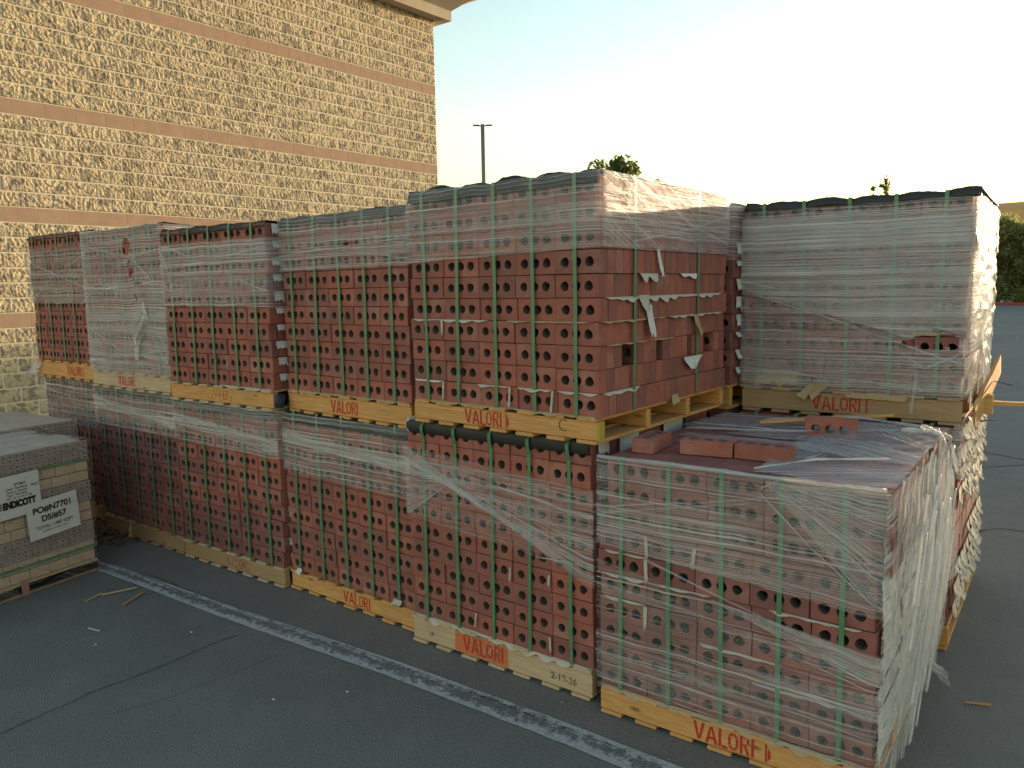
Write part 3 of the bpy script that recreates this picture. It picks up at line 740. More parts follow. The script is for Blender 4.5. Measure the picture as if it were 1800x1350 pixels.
b.grid(tangle, 24, 12, None, lambda a, v: (v*.3, a*.5)); b.build('film_tangle', 'film_rope', t5.o, True)
t5.paper(6, -W_, -.5, out=.014, m='paper_white', seed=2)
# leftmost upper pack
t6.film(lin(4.65, 4.6), 9.05, 'film'); t6.cover(drop=.026, hump=.016, depth=1.0)
t6.rope([(0, 8.1), (.45, 7.0), (W_, 5.6)], .006, .02); t6.rope([(.05, 4.8), (.4, 6.6), (W_, 8.5)], .005, .022); t6.rope([(0, 7.1), (.5, 6.9), (W_, 6.4)], .005, .022)
t6.flap(-W_+.02, -.02, .16, .10, 'front', .05, 'film_rope', -.6)
# lower row
b6.film(6.3, 10.1, 'film'); b6.cover(drop=.02, hump=.004, depth=.9)
b6.rope([(0, 9.0), (W_, 8.2)], .006, .02)
b5.film(lin(7.2, 7.1), 10.1, 'film', off=.0165); b5.film(lin(8.6, 7.7), lin(9.3, 8.5), 'film_thick', 0, W_, off=.02); b5.cover(drop=.04, hump=.004, depth=.9)
b5.rope([(0, 9.3), (.4, 8.7), (W_, 7.9)], .007, .024); b5.rope([(0, 8.4), (W_, 8.2)], .004, .022)
b4.film(lin(7.25, 7.0), 10.05, 'film', off=.0165); b4.film(lin(8.3, 7.4), lin(9.2, 8.2), 'film_thick', 0, W_, off=.02); b4.cover(drop=.05, hump=.003, depth=.9)
b4.rope([(0, 9.0), (.5, 8.5), (W_, 8.0)], .006, .024); b4.rope([(0, 8.0), (W_, 7.3)], .003, .022)
for r in range(10): b4.flap(.07, (r+.9)*b4.h, .08, .055, 'side', .014, 'paper_white')
b3.film(lin(6.35, 6.2), 10.02, 'film', off=.0165); b3.film(lin(8.2, 7.6), lin(8.9, 8.5), 'film_thick', 0, W_, off=.02); b3.cover(drop=.055, hump=.002, depth=.9)
b3.rope([(0, 8.6), (.5, 8.45), (W_, 8.1)], .008, .024); b3.rope([(0, 8.2), (.6, 8.2), (W_, 7.6)], .005, .024); b3.rope([(0, 7.1), (W_, 6.9)], .003, .02)
b3.flap(-.93, .02, .05, .03, 'front', .02, 'paper_white'); b3.flap(-.12, .03, .06, .03, 'front', .02, 'paper')
# black-edged pack: fan of film that gathers into a rope
b2.film(lin(5.2, 4.4), lin(8.75, 7.95), 'film_thin', 0, W_+.02, off=.015)
b2.fan((0.0, 8.3), ((W_, 4.3), (W_, 7.9)), 'film_thin', .019)
b2.fan((0.28, 7.3), ((0, 5.2), (0, 8.2)), 'film', .018)
for k in range(9): b2.rope([(0, 8.75-.13*k), (.32, 7.22-.045*k), (.62, 6.0-.03*k), (W_, 4.75-.11*k)], random.uniform(.0016, .004), .024+.0005*k)
for k in range(14): b2.rope([(.02*k, 8.3-.09*k), (.45+.03*k, 7.9-.22*k), (W_, 7.9-.24*k)], .0011, .021)
b2.rope([(0, 8.4), (.5, 8.1), (W_, 7.6)], .002, .022); b2.rope([(.25, 7.6), (W_, 5.6)], .0018, .022); b2.rope([(.3, 7.4), (W_, 5.0)], .0018, .022)
b = MB()
def tube_edge(a, v):
    x = -W_+.004+(W_-.012)*a; q = -math.pi*.62+v*math.pi*1.15; rr = .030+.003*nz(x*6)
    return (x, .004-rr*math.cos(q)*.42-.004, b2.H-.022+rr*math.sin(q))
b.grid(tube_edge, 50, 12); o = b.build('edge_strip', 'black_sheet', b2.o, True); o.modifiers.new('t', 'SOLIDIFY').thickness = .003
for r in range(1, 10): b2.flap(.075, (r+.02)*b2.h if r < 4 else (r+.9)*b2.h, .10, .06, 'side', .016 if r < 4 else .004, 'paper_white', taper=.1)
for y, wd in ((.29, .17), (.72, .20)):
    b = MB(); b.grid(lambda a, v: (.013-.0*v if v < .5 else .013-(v-.5)*.24, y+(a-.5)*wd, b2.H+.007-.085*(1-v*2) if v < .5 else b2.H+.0075+.002*nz(a*4, v*4)), 8, 8)
    b.build('paper_sheet', 'paper_white', b2.o, True)
b2.paper(0.02, -W_, 0, out=.02, drop=.02, m='paper', seed=3)
for x, r in ((-.205, 3), (-.205, 0.1), (-.61, .2), (-.41, 2.9)): b2.flap(x, (r+.85)*b2.h, .010, .06, 'front', .003, 'paper')
# front right pack
b1.film(lin(6.3, 5.6), 10.05, 'film', 0, W_+.03, off=.016, amp=.004)
b1.film(lin(4.4, 3.2), lin(5.6, 4.0), 'film_thin', 0, W_+.02, off=.017)
b1.film(-.1, lin(4.6, 3.7), 'film_thin', 0, W_+.03, off=.016, amp=.004)
b1.film(lin(.3, .9), lin(2.4, 2.3), 'film_thin', 0, W_+.02, off=.021)
b1.fan((.64, 9.9), ((W_, 5.9), (W_+.01, 10.0)), 'film', .025)
b1.fan((.45, 5.0), ((W_, 3.2), (W_, 4.3)), 'film_thick', .024)
b1.fan((.5, 2.6), ((W_, 1.9), (W_, 2.9)), 'film', .024)
b1.rope([(.70, 10.02), (.625, 9.55), (.66, 9.2), (.80, 7.8), (W_, 6.0)], .0026, .028, cord=True)
b1.rope([(0, 7.9), (.35, 8.6), (.62, 9.2), (.75, 9.5)], .003, .026); b1.rope([(0, 7.6), (.35, 8.4), (.60, 9.0)], .0025, .026)
b1.rope([(.05, 7.1), (.5, 6.6), (W_, 5.9)], .0022, .024); b1.rope([(.2, 6.0), (.6, 4.9), (W_, 3.9)], .003, .026); b1.rope([(0, 4.6), (.5, 4.2), (W_, 3.0)], .0018, .024)
b1.rope([(0, 1.6), (.5, 1.7), (W_, 1.2)], .0016, .024); b1.rope([(0, .6), (.5, .2), (W_, .0)], .0018, .024); b1.rope([(.3, 2.8), (W_, 1.9)], .0018, .024)
b1.rope([(0, 10.0), (.3, 10.02), (.62, 10.03), (W_, 10.06)], .010, .012, cord=True)
def diag(u, z):
    q = u*.76-z*.65; al = u*.65+z*.76
    return .016+.020*nz(q*16, al*1.6, 1)+.012*nz(q*42, al*2.2, 5)+.02*max(0, .25-z)*(1+nz(q*9, al))
b1.film(lambda u: -.6+.0*u, lambda u: 10.05 if u < W_+.9 else 10.05-(u-W_-.9)*8, 'film_diag', W_-.005, W_+D_-.02, off=.020, amp=.003, ridge=lambda u, z: diag(u, z)+.035*min(1, (u-W_)*4)*math.sin(math.pi*min(1, max(0, z/.9))), step=.011, nv=84, edge=.02)
b1.film(lambda u: 1.5+2.6*(u-W_), lambda u: 10.0, 'film_diag', W_+.02, W_+D_-.1, off=.042, amp=.003, ridge=lambda u, z: diag(u+.7, z)*.8+.045*min(1, (u-W_)*4)*math.sin(math.pi*min(1, max(0, z/.9))), step=.014, nv=60, edge=.05)
for k in range(16):
    u = W_+.02+random.uniform(0, .55); r = random.uniform(.2, 6.2); L = random.uniform(.35, .7)
    b1.rope([(u, r), (u+L*.5, r+L*.5*1.15/b1.h), (u+L, min(10, r+L*1.15/b1.h))] if r+L*1.15/b1.h < 10.2 else [(u, r), (u+L*.4, min(9.9, r+3.5))], random.uniform(.003, .007), .085, cord=True)
for r in range(10):
    for k in range(3): b1.flap(.18+.36*k, (r+.98)*b1.h, .35, .085, 'side', .006, 'paper_white', out=.008)
for k in range(9): b1.flap(.70+.03*k, .12-.012*k+random.uniform(-.03, .03), random.uniform(.02, .05), random.uniform(.05, .12), 'side', random.uniform(.03, .09), 'film_diag', random.uniform(-.2, .9), out=.05, taper=random.uniform(.3, .9))
for (x, r, L) in ((-.905, 6, .18), (-.91, 5, .19), (-.91, 4, .18), (-.66, 5, .2), (-.2, 5, .3), (-.45, 3, .3), (-.25, 2, .3)): b1.paper(r, x-L/2, x+L/2, out=.008, drop=.009, m='paper', seed=r)
for x, r in ((-W_+.2, 6), (-W_+.2, 4), (-.62, 5.9), (-W_+.2, 5)): b1.flap(x, (r+0)*b1.h+.09*(r > 4.5)-.002, .014, .08, 'front', .004, 'paper')
b1.paper(0.02, -W_, 0, out=.02, drop=.02, m='paper_tan', seed=3)
# film lying over the top of the front right pack
def topfilm(x0, x1, y0, y1, hh, m, sk, nu=46, nv=46, dirx=(1, .3), bulge=0.):
    b = MB()
    def pt(a, v):
        x = x0+(x1-x0)*a+sk*(v-.5); y = y0+(y1-y0)*v; q = x*dirx[1]*-1+y*dirx[0]; al = x*dirx[0]+y*dirx[1]
        z = b1.H+.006+hh*(.5+.5*nz(q*14, al*2, hh*50))+hh*.4*abs(nz(q*40, al*3))+bulge*max(0, math.sin(math.pi*min(1, max(0, a))))*math.sin(math.pi*v)
        return (x, y, z)
    b.grid(pt, nu, nv, None, lambda a, v: ((x1-x0)*a*dirx[0]+(y1-y0)*v*dirx[1], (y1-y0)*v*dirx[0]-(x1-x0)*a*dirx[1])); return b.build('stretch_film', m, b1.o, True)
topfilm(-.42, .03, .0, .62, .014, 'film_top', .0, dirx=(.85, .5)); topfilm(-.40, .035, .35, 1.12, .030, 'film_top', .02, dirx=(.9, -.4), bulge=.03)
topfilm(-.98, -.45, .72, 1.14, .010, 'film_top', .05); topfilm(-.72, -.05, .62, .74, .014, 'film_top', .10, dirx=(.95, .3)); topfilm(-.9, -.3, .50, .58, .010, 'film_top', .04, dirx=(.97, .22)); topfilm(-.45, -.30, .28, .95, .012, 'film_top', -.1, dirx=(.3, .95))
for pts, r in (([(-.42, .02, .02), (-.25, .16, .045), (-.05, .34, .035)], .004), ([(-.95, .66, .012), (-.5, .72, .03), (.0, .92, .05)], .005), ([(-.98, .80, .012), (-.6, .78, .02)], .004), ([(-.1, .85, .05), (.02, .98, .03), (.06, 1.02, -.10), (.075, 1.0, -.24)], .014), ([(-.04, .95, .06), (.05, 1.06, .0), (.085, 1.08, -.15)], .010), ([(-.72, 1.05, .012), (-.3, 1.08, .05), (.02, 1.0, .04)], .008)):
    b = MB(); P = [Vector((x, y, b1.H+z)) for x, y, z in pts]; Q = []
    for p0, p1 in zip(P, P[1:]): Q += [p0.lerp(p1, i/8) for i in range(8)]
    Q.append(P[-1]); b.tube(Q, lambda t: r*(.8+.3*math.sin(t*17)), 7); b.build('film_rope', 'film_rope', b1.o, True)
# right upper pack
t1.film(-.1, 9.75, 'film', holes=[(.90, 2.75, .10, .040), (.84, 2.7, .08, .022)], step=.018, nv=64)
t1.film(lin(5.4, 2.2), 9.3, 'film_thick', off=.019, amp=.005, holes=[(.90, 2.75, .11, .046), (.83, 2.7, .09, .028)], step=.018); t1.film(.2, lin(3.6, 2.0), 'film_thin', 0, W_+.02, off=.019)
t1.film(-.2, 9.9, 'film_diag', W_, W_+D_-.02, off=.03, amp=.010, nv=50)
t1.cover(drop=.030, hump=.034, depth=1.0, thick=.003, x1=.03)
t1.rope([(.05, 5.2), (.45, 3.8), (W_, 1.6)], .0045, .025); t1.rope([(.0, 5.9), (.4, 4.9), (.75, 4.2)], .003, .025); t1.rope([(.1, .9), (.6, .6), (.85, .35)], .006, .024); t1.rope([(.75, 2.2), (.86, 1.4), (W_, 2.3)], .004, .03)
t1.rope([(.83, 1.3), (.82, .2), (.81, -.9)], .006, .03)
t1.paper(3.2, -.22, -.08, out=.02, drop=.02, m='paper_tan'); t1.flap(-.83, .95*t1.h, .20, .075, 'front', .003, 'paper_tan', out=.010)
t1.flap(-.36, -.005, .34, .028, 'front', .01, 'paper_tan', out=.012); t1.flap(-.62, .03, .10, .09, 'front', .02, 'paper_tan', -.9, out=.03)
for k in range(4): t1.flap(.1+.2*k, (9-2*k)*t1.h, .16, .15, 'side', .01, 'paper_white', out=.014)
bb1.film(7.6, 10.3, 'film_diag', W_-.02, W_+D_-.02, off=.02, amp=.006); bb1.film(7.8, 10, 'film', 0, W_, off=.02)
for r in range(10):
    if r in (4,): continue
    for k in range(10):
        if r in (5, 3) and k < 4: continue
        bb1.flap(.07+.11*k, (r+1.0)*bb1.h, .10, random.uniform(.06, .085), 'side', random.uniform(.008, .03), 'paper', out=.008, taper=random.uniform(0, .3))
t2b.film(7.0, 10.1, 'film', W_-.1, W_+D_-.02); t2b.cover(drop=.02, hump=.01, depth=1.0)
for r in range(8): t2b.flap(.06+random.uniform(-.01, .01), (r+.95)*t2b.h, .07, random.uniform(.03, .075), 'side', random.uniform(.002, .02), 'paper_white', random.uniform(-.2, .2))
# flap of black sheet standing on top of the tall pack's far corner
b = MB(); b.grid(lambda a, v: (-.10-.03*v, .66+.15*a, t2.H+.012+.045*v*(.6+.4*math.sin(a*5+.4))), 16, 5); b.build('cover_sheet', 'black_sheet', t2.o, True)

# stamps on the pale pallet
pal = [o for o in bpy.data.objects if o.get('label', '').startswith('pale grimy')][0]
st = [c for c in pal.children if c.name.startswith('stringer')][0]
for txt, x, s_ in (('2-19-26', -.14, .042), ('PP', -.90, .032)):
    link('lettering', text_mesh(txt, s_, 'stamp', .0006), st, (x, -.0015, .045), (R(90), 0, 0))
pal = [o for o in bpy.data.objects if o.get('label', '').startswith('bright orange upper')][0]
st = [c for c in pal.children if c.name.startswith('stringer')][0]
link('lettering', text_mesh('C', .07, 'stamp', -.001), st, (-.17, -.0015, .04), (R(90), 0, R(0)))

# ------------------------------------------------------------------ loose bricks, sticks, boards
def loose(label, x, y, z, rz, up=True, k='brick', grp='loose bricks left on the front pack'):
    e = link('loose_brick', BM_[k][random.randrange(6)], None, (x, y, z), (R(90) if up else 0, 0, rz)); tag(e, label, 'brick', grp); return e
zt = .121+.938+.0012
loose('loose red brick turned end-on beside the black-edged pack', .056, .225, zt+.0281, R(97))
loose('loose red brick lying in the middle of the front edge, holes up', .318, .312, zt+.0281, R(11))
loose('loose red brick butted against another, nearest the film rope', .535, .343, zt+.0281, R(3))
loose('loose red brick standing on its side, half under crumpled film', .62, .82, zt, R(4), False)
def plank(name, label, p0, p1, wd, th, m, cat='board', grp=None, roll=0., bend=0.):
    p0, p1 = Vector(p0), Vector(p1); L = (p1-p0).length; b = MB(); V = []; n_ = 10
    for i in range(n_+1):
        t = i/n_; ww = wd*(1+.12*nz(t*5, L*7))*(1 if 0 < i < n_ else .6); off = bend*math.sin(math.pi*t)
        for sy, sz in ((-1, -1), (1, -1), (1, 1), (-1, 1)): V.append((L*t+(.02*L*nz(sy*3, L*9) if i in (0, n_) else 0), sy*ww/2+off, sz*th/2+.15*th*nz(t*7, sy)))
    F = [(i*4+k, i*4+(k+1) % 4, (i+1)*4+(k+1) % 4, (i+1)*4+k) for i in range(n_) for k in range(4)]+[(3, 2, 1, 0), tuple(n_*4+k for k in range(4))]
    d = (p1-p0).normalized(); q = d.to_track_quat('X', 'Z').to_matrix().to_4x4() @ Matrix.Rotation(roll, 4, 'X')
    o = link(name, mesh(name, V, F, m)); o.matrix_world = Matrix.Translation(p0) @ q; return tag(o, label, cat, grp)
plank('wood_strip', 'long splintered wood strip lying on the film of the front pack', (.30, .86, zt+.035), (.76, 1.27, zt+.05), .035, .010, 'wood_orange', 'wood strip', bend=.02)
plank('broken_board', 'broken deck board tilted up against the wrapped right-hand pack', (1.035, 1.56, 1.085), (1.055, 2.15, 1.285), .016, .10, 'wood_orange', roll=0)
plank('broken_board', 'thin broken board sticking out towards the open asphalt', (1.02, 1.74, 1.13), (1.62, 2.34, 1.07), .045, .018, 'wood_orange')
plank('wood_block', 'short block wedged below the tilted broken board', (1.0, 1.78, 1.12), (1.075, 1.80, 1.12), .09, .09, 'wood_orange', 'wood block')
for i, (a, c) in enumerate((((1.06, 1.92, 1.215), (1.13, 1.99, 1.19)), ((1.03, 1.70, 1.045), (1.10, 1.77, 1.05)))):
    plank('torn_strap_end', ('black torn strap end dangling near the tilted board', 'black torn strap end below the thin broken board')[i], a, c, .02, .003, 'black_sheet', 'strap end')
plank('wood_splinter', 'pale splinter on the asphalt nearest the wrapped cartons', (-2.90, -.78, .008), (-2.95, -.67, .010), .010, .006, 'wood_pale', 'splinter', 'splinters on the asphalt')
plank('wood_splinter', 'longest pale splinter on the asphalt, pointing at the white line', (-2.93, -.68, .008), (-2.86, -.51, .014), .010, .006, 'wood_pale', 'splinter', 'splinters on the asphalt')
plank('wood_splinter', 'brown splinter on the asphalt close to the white line', (-2.68, -.67, .008), (-2.76, -.52, .012), .014, .006, 'wood_grey', 'splinter', 'splinters on the asphalt')
plank('wood_splinter', 'tiny pale splinter lying alone in the open asphalt', (-2.53, -.92, .006), (-2.44, -.90, .008), .008, .005, 'paper', 'splinter', 'splinters on the asphalt')
plank('wood_splinter', 'splinter poking out beside the hanging film of the front pack', (1.14, .95, .005), (1.23, .99, .006), .008, .005, 'wood_orange', 'splinter')
plank('cardboard_tag', 'grey cardboard tag leaning against the dark lower pallet', (-3.85, -.07, .004), (-3.87, -.045, .115), .012, .075, 'paper_tan', 'cardboard', roll=0)
def crumple(name, label, loc, sz, m, cat, sc=(1, 1, 1)):
    bm = bmesh.new(); bmesh.ops.create_icosphere(bm, subdivisions=3, radius=sz)
    for v in bm.verts:
        v.co *= .75+.5*abs(nz(*(v.co*(14/sz*.06)+Vector(loc)))); v.co = Vector((v.co.x*sc[0], v.co.y*sc[1], v.co.z*sc[2]))
    me = bpy.data.meshes.new(name); bm.to_mesh(me); bm.free(); me.materials.append(M[m]); o = link(name, me, None, loc); return tag(o, label, cat)
crumple('paper_roll', 'crumpled paper roll end between two upper pallets', (-1.075, .03, 1.075), .045, 'paper', 'paper', (.8, .7, 1))
crumple('plastic_block', 'dark blue plastic block between two upper pallets near a smudged lettering', (-2.13, .03, 1.105), .05, 'blue_dark', 'plastic block', (.6, .7, 1))
for i, (px, py) in enumerate(((-2.05, -.62), (-1.15, -.75), (-.95, -.52), (-1.6, -.35), (-2.3, -.98), (.2, -.5))):
    crumple('paper_scrap', ('small pale scrap beside the upper crack', 'small pale scrap in the middle of the open asphalt', 'small scrap nearest the date-stamped pallet', 'small scrap by the white line below the lettered pallets', 'small pale scrap left of the long crack', 'small scrap at the bottom, by the white line')[i], (px, py, .005), .008, 'paper', 'scrap', (1.4, .8, .5))
# leaf litter by the pallets
g = G('dry_leaf'); v = g.obj(False); M['dryleaf'] = g.fin(g.mix(g.mr(g.noise(v, 30, 2), .3, .7), (.22, .12, .05), (.10, .06, .03)), .9)
b = MB(); rn = random.Random(3)
for i in range(900):
    x = -4.25+rn.gauss(0, .28); y = -.22+rn.gauss(0, .16)
    if x > -3.72 or y > -.02: continue
    a = rn.uniform(0, 6.3); l = rn.uniform(.012, .035); z = .006+abs(rn.gauss(0, .012)); t = rn.uniform(-.5, .5)
    dx, dy = math.cos(a)*l, math.sin(a)*l
    b.add([(x-dx, y-dy, z), (x+dy*.45, y-dx*.45, z+t*l*.5), (x+dx, y+dy, z+.004), (x-dy*.45, y+dx*.45, z+abs(t)*l*.4)], [(0, 1, 2, 3)])
tag(b.build('leaf_litter', 'dryleaf'), 'brown dry leaf litter heaped against the dark lower pallets', 'leaves', kind='stuff')

# ------------------------------------------------------------------ wrapped carton pallets at the left
class Carton(Pack):
    def __init__(s, label, x, y, rz, W=1.10, D=.72, H=.835, P=.085, vis=True):
        s.o = thing('carton_stack', label, 'carton stack', (x, y, 0), rz, 'wrapped stacks of cored bricks and cartons')
        s.W, s.D, s.H = W, D, H; s.h = .0625; rn = random.Random(int(x*100))
        b = MB(); b.box(-W+.03, -.03, .03, D-.03, P, H-.012); tag(b.build('inner_bricks', 'cored', s.o), kind='stuff')
        for k in range(3): link('deck_board', mesh('deck_board', *boxvf(-W, 0, k*(D-.1)/2, k*(D-.1)/2+.1, .004, .02, .002), 'wood_grey'), s.o)
        for k in range(3): link('block', mesh('block', *boxvf(-.1-k*(W-.1)/2, -k*(W-.1)/2, .0, D, .021, .068, .002), 'wood_grey'), s.o)
        link('deck', mesh('deck', *boxvf(-W-.004, .004, -.004, D+.004, .069, P-.001, .002), 'wood_pale'), s.o)
        rh = (H-P)/12; cb = MB(); hol = MB(); cw = .0365
        bm_ = mesh('carton', *boxvf(0, .112, 0, .12, 0, rh-.004, .004), 'box')
        bs_ = mesh('carton', *boxvf(0, .082, 0, .12, 0, rh-.004, .004), 'box')
        for r in range(12):
            z = P+r*rh
            if (r//2) % 2 == 1:
                for face in (0, 1):
                    n_ = int((W if face == 0 else D)/cw)
                    for i in range(n_):
                        t = -(i+1)*cw+.0006; o = rn.uniform(-.002, .002)
                        def P3(tt, dd, zz): return (tt, dd+o, zz) if face == 0 else (-dd-o, -tt, zz)
                        x0, x1, z0, z1 = t, t+cw-.0014, z+.001, z+rh-.0015
                        q = [P3(x0, .0, z0), P3(x1, 0, z0), P3(x1, 0, z1), P3(x0, 0, z1), P3(x0, .05, z0), P3(x1, .05, z0), P3(x1, .05, z1), P3(x0, .05, z1)]
                        cb.add(q, [(0, 1, 2, 3), (0, 4, 5, 1), (3, 2, 6, 7), (0, 3, 7, 4), (1, 5, 6, 2)])
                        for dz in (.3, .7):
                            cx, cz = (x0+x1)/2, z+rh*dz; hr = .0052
                            hol.add([P3(cx+hr*math.cos(a*math.pi/3), -.0008, cz+hr*math.sin(a*math.pi/3)) for a in range(6)], [tuple(range(6))])  # flat dark discs on the face, painted shade instead of real depth
            else:
                t = -.004; i = 0
                while t > -W+.08:
                    sm = rn.random() < .4; wd = .085 if sm else .115
                    link('carton', bs_ if sm else bm_, s.o, (t-wd+.003, rn.uniform(0, .004), z+.001)); t -= wd
                t = .01
                while t < D-.12:
                    link('carton', bm_, s.o, (0, t, z+.001), (0, 0, R(90))); t += .115
        tag(cb.build('cored_bricks', 'cored', s.o), kind='stuff'); tag(hol.build('painted_core_holes', 'dark', s.o), kind='stuff')
        tm = [mesh('top_carton', *boxvf(.002, q-.002, .002, D/4-.003, -.012, 0, .003), 'carton_top') for q in (.19, .25)]
        for i in range(4):
            t = -W+.002; k = i % 2
            while t < -.2:
                q = (.19, .25)[k]; q = min(q, -t)
                link('top_carton', tm[k], s.o, (t, i*D/4, H+rn.uniform(-.001, .004)), (rn.uniform(-.008, .008), rn.uniform(-.006, .006), 0)); t += q; k = 1-k
            if t < -.03: link('top_carton', mesh('top_carton', *boxvf(t+.002, -.002, i*D/4+.002, (i+1)*D/4-.003, H-.012, H, .003), 'carton_top'), s.o)
        for z in (.172, .715): s.ring(z)
    def ring(s, z):
        b = MB(); o_ = .006
        P = [(-s.W-o_, -o_), (o_, -o_), (o_, s.D+o_), (-s.W-o_, s.D+o_), (-s.W-o_, -o_)]
        V = []
        for x, y in P: V += [(x, y, z-.009), (x, y, z+.009)]
        b.add(V, [(2*i, 2*i+2, 2*i+3, 2*i+1) for i in range(4)]); b.build('strap', 'strap', s.o)
M['carton_top'] = simple('dusty_carton_top', (.52, .45, .37), .8, .2, 6, .3, .4, 12)
def wrap_bulge(u, z): return .004+.006*abs(nz(u*5, z*5, 2))+.012*max(0, .12-z)/.12
c1 = Carton('wrapped stack of cartons and cored bricks with two white paper labels', -3.375, -.51, R(101.3))
c1.film(.05, 13.36, 'film_clear', off=.014, amp=.004, ridge=wrap_bulge, holes=[(1.10-.40, .95, .10, .012), (1.10-.25, 1.15, .07, .010), (1.1-.10, 1.25, .05, .008)], nv=40)
b = MB(); b.grid(lambda a, v: (-1.10+1.10*a, .72*v, c1.H+.012+.006*abs(nz(a*7, v*5))), 24, 16, None, lambda a, v: (a*1.1, v*.7)); b.build('stretch_film', 'film_clear', c1.o, True)
c2 = Carton('second wrapped carton stack, behind the one with paper labels', -4.06, -.30, R(96), W=1.05, D=.85, H=.86)
c2.film(.05, 13.8, 'film_clear', off=.014, amp=.004, ridge=wrap_bulge)
def sheet(name, s0, z0, wd, ht, rot, parent, m='paper_white', y=-.034):
    e = link(name, None, parent, (-s0, y, z0), (0, rot, 0)); b = MB()
    b.grid(lambda a, v: ((a-.5)*wd, -.001+.0016*nz(a*5, v*5, s0), (v-.5)*ht), 10, 8)
    me = mesh(name, b.V, b.F, m, None, True); bpy.data.objects.remove(e); return link(name, me, parent, (-s0, y, z0), (0, rot, 0))
po = sheet('paper_label', .263, .434, .305, .222, R(-3.5), c1.o, y=-.037); po['label'] = 'white order sheet taped on slanted, black print'
for txt, z, sz, bd in (('PO#N7701', .040, .050, .0013), ('DS/#57', -.014, .048, .0013), ('TOTAL: 1,982 SQFT', -.056, .026, .0002), ('OUTPUT 4 x 496/16 PLTS', -.078, .014, 0)):
    link('lettering', text_mesh(txt, sz, 'ink', bd), po, (.0, -.0042, z), (R(90), 0, 0))
en = sheet('paper_label', .455, .600, .26, .24, R(-1.5), c1.o, y=-.033); en['label'] = 'white printed product sheet, half under the other sheet'
link('lettering', text_mesh('ENDICOTT', .052, 'ink', .0035, 'LEFT', .70), en, (-.085, -.0042, -.062), (R(90), 0, 0))
b = MB()
for k in range(3): b.box(-.105, -.090, -.0046, -.0042, -.062+k*.014, -.062+k*.014+.009)
b.build('emblem', 'ink_red', en)
for i, (txt, z, sz, x) in enumerate((('#93862', .060, .020, .02), ('Color:  Red Blend', .040, .016, 0), ('Texture:  Smooth', .022, .016, 0), ('Type:  Thin Brick', .004, .016, 0), ('Size:  1/2 x 2-1/4 x 7-5/8', -.013, .014, .01), ('PCS', .035, .022, .10))):
    link('lettering', text_mesh(txt, sz, 'ink', .0002), en, (x, -.0042, z), (R(90), 0, 0))
b = MB(); b.grid(lambda a, v: (-.475+.042*a+.008*nz(a*3, v*6), -.024-.003*nz(a*5, v*5), .012+.092*v), 6, 8); b.build('tape_strip', 'tape_red', c1.o, True)
b = MB(); b.grid(lambda a, v: (-.9+.9*a, -.010, .024+.04*v), 8, 2); b.build('gap_shade_strip', 'dark', c1.o)  # dark strip across the pallet opening, painted in place of its shade

# ------------------------------------------------------------------ light pole, trees, hedge
px, py = -26.75, 30.45
lp = thing('light_pole', 'tall grey car park light pole with two flat lamp heads', 'light pole', (px, py, 0), R(40))
b = MB(); b.tube([(0, 0, .7), (0, 0, 5), (0, 0, 10.45)], lambda t: .125-.02*t, 10); b.build('pole', 'metal_grey', lp, True)
b = MB(); b.tube([(0, 0, .003), (0, 0, .7)], .3, 14); b.build('base', 'stucco', lp)
for s in (-1, 1):
    b = MB(); b.tube([(s*.08, 0, 10.36), (s*.2, 0, 10.38)], .03, 6); b.build('arm', 'metal_grey', lp)
    b = MB(); b.box(min(s*.16, s*.52), max(s*.16, s*.52), -.12, .12, 10.37, 10.42, .02); b.build('lamp_head', 'metal_grey', lp)
def mat_leaf(name, a, c, tr):
    g = G(name); v = g.obj(False)
    col = g.mix(g.mr(g.noise(v, 1.3, 3), .3, .7), a, c); g.put(g.p.inputs['Base Color'], col); g.p.inputs['Roughness'].default_value = .6
    t = g.n('BsdfTranslucent'); g.put(t.inputs[0], g.mix(.5, col, tr)); mx = g.n('MixShader'); mx.inputs[0].default_value = .55
    g.put(mx.inputs[1], g.p.outputs[0]); g.put(mx.inputs[2], t.outputs[0]); g.put(g.out.inputs[0], mx.outputs[0]); return g.m
M['leaf'] = mat_leaf('leaf', (.07, .10, .03), (.12, .145, .05), (.30, .32, .08))
M['leaf_hedge'] = mat_leaf('hedge_leaf', (.17, .205, .08), (.26, .28, .12), (.62, .58, .2))
M['bark'] = simple('bark', (.10, .075, .055), .9, .1, 8, .4, .6, 20)
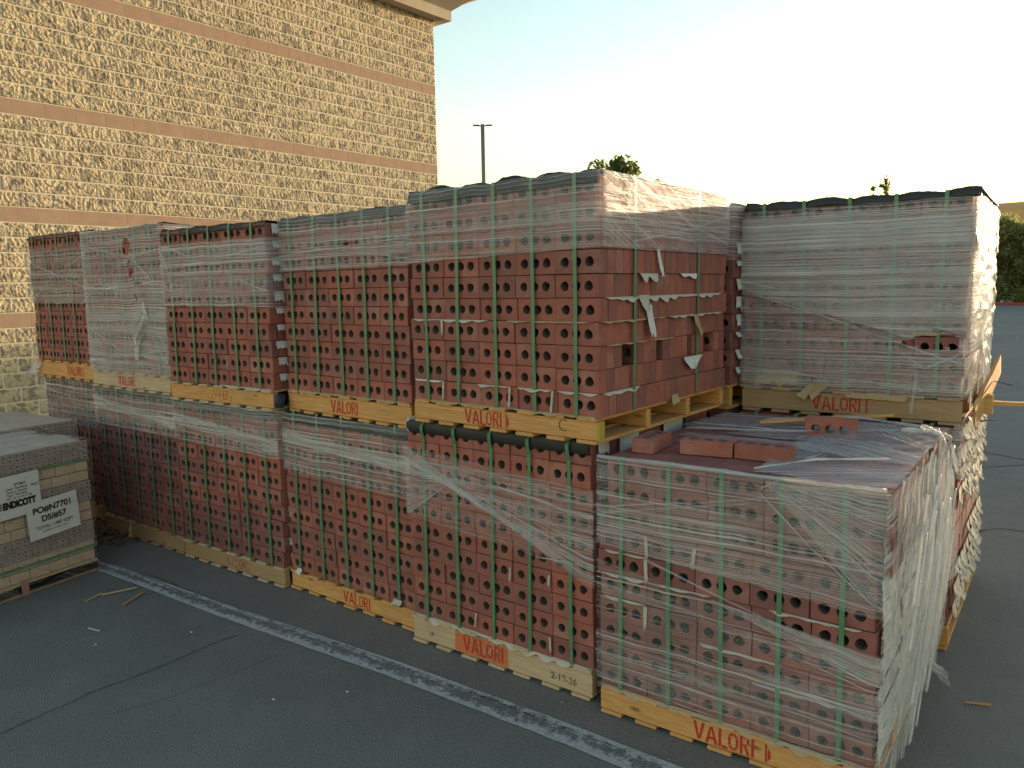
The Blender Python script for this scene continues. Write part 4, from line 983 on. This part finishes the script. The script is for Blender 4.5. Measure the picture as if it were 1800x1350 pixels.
def tree(label, x, y, h, cr, n, leaf, seed, shape='round', m='leaf', cat='tree', name='tree', zlow=.35, group=None):
    rn = random.Random(seed); o = thing(name, label, cat, (x, y, 0), 0, group); tb = MB()
    tb.tube([(0, 0, 0), (.1, .05, h*.25), (-.05, .1, h*.55), (.05, 0, h*.8)], lambda t: .035*h*(1-t*.8)*.6+.02, 8)
    cl = []
    for k in range(26 if shape == 'round' else 90 if shape == 'cone' else 110):
        t = rn.uniform(zlow, 1)
        rad = cr*(math.sin(math.pi*min(1, (t-zlow)/(1-zlow)*.85+.12))**.7 if shape == 'round' else (1.05-t)**.6*.9 if shape == 'cone' else (.8+.2*rn.random())*min(1, (1.12-t)*4))
        a = rn.uniform(0, 6.283); rr = rad*math.sqrt(rn.random()); c = Vector((rr*math.cos(a), rr*math.sin(a), h*t*.95)); cl.append((c, cr*(rn.uniform(.16, .32) if shape == 'round' else rn.uniform(.22, .42))))
        if k < 14: tb.tube([(0, 0, h*max(.2, t*.55)), c*.55+Vector((0, 0, h*.2)), c], lambda q: .014*h*(1-q)*.5+.01, 5)
    tb.build('trunk', 'bark', o); b = MB()
    for i in range(n):
        c, r = rn.choice(cl); d = Vector((rn.gauss(0, 1), rn.gauss(0, 1), rn.gauss(0, .8))).normalized()*r*rn.random()**.45; p = c+d
        if p.z < .1: continue
        a = Vector((rn.gauss(0, 1), rn.gauss(0, 1), rn.gauss(0, 1))).normalized()*leaf*rn.uniform(.6, 1.3); bq = a.orthogonal(); bq.rotate(Matrix.Rotation(rn.uniform(0, 6.3), 3, a)); bq = bq.normalized()*leaf*.45
        b.add([p-a, p+bq, p+a, p-bq], [(0, 1, 2, 3)])
    b.build('crown', m, o); return o
tree('leafy tree top showing above the tall bare-sided pack', -19.5, 32.2, 8.45, 1.9, 3800, .15, 4)
tree('thin pointed tree tip above the right-hand wrapped pack', -9.92, 45.2, 8.0, .5, 700, .12, 9, 'cone')
tree('low tree tip beside the thin pointed one', -10.46, 45.0, 7.3, .4, 450, .12, 12, 'cone')
HL = ('dense hedge shrub hidden behind the right-hand wrapped pack', 'dense hedge shrub at the edge of the right-hand wrapped pack', 'tall dense hedge shrub at the right above the red kerb', 'dense hedge shrub cut by the right edge of view')
for i in range(14):  # shrubs past the named ones are unseen, added and sized to shade the ground
    x = -8.6+2.5*i
    tree(HL[i] if i < 4 else 'added hedge shrub past the right edge of view, shading the asphalt', x, 58.1+.2*math.sin(i*3), 5.5+.3*math.sin(i*2.1)+(.35 if i > 3 else 0), 1.7, 16000 if i < 5 else 6000, .14 if i < 5 else .2, 20+i, 'hedge', 'leaf_hedge', 'shrub', 'hedge_shrub', .02, 'shrubs of the tall hedge')

# grit and brick chips swept against the pallets and over the asphalt
b = MB(); rn = random.Random(11)
for i in range(620):
    if i < 330: x = rn.uniform(-3.6, 1.3); y = -.02-abs(rn.gauss(0, .10))+.05*(x+1)*.3
    else: x = rn.uniform(-3.3, 1.2); y = rn.uniform(-1.9, -.1)
    r = rn.uniform(.0015, .0045)*(1.6 if rn.random() < .06 else 1); a = rn.uniform(0, 6)
    b.add([(x+r*math.cos(a+k*2.1), y+r*math.sin(a+k*2.1), .003) for k in range(3)]+[(x, y, .003+r)], [(0, 1, 3), (1, 2, 3), (2, 0, 3)])
M['grit'] = simple('brick_and_stone_grit', (.36, .27, .23), .9, .1, 6, .8)
tag(b.build('grit', 'grit'), 'fine grit and brick chips scattered on the asphalt', 'grit', kind='stuff')
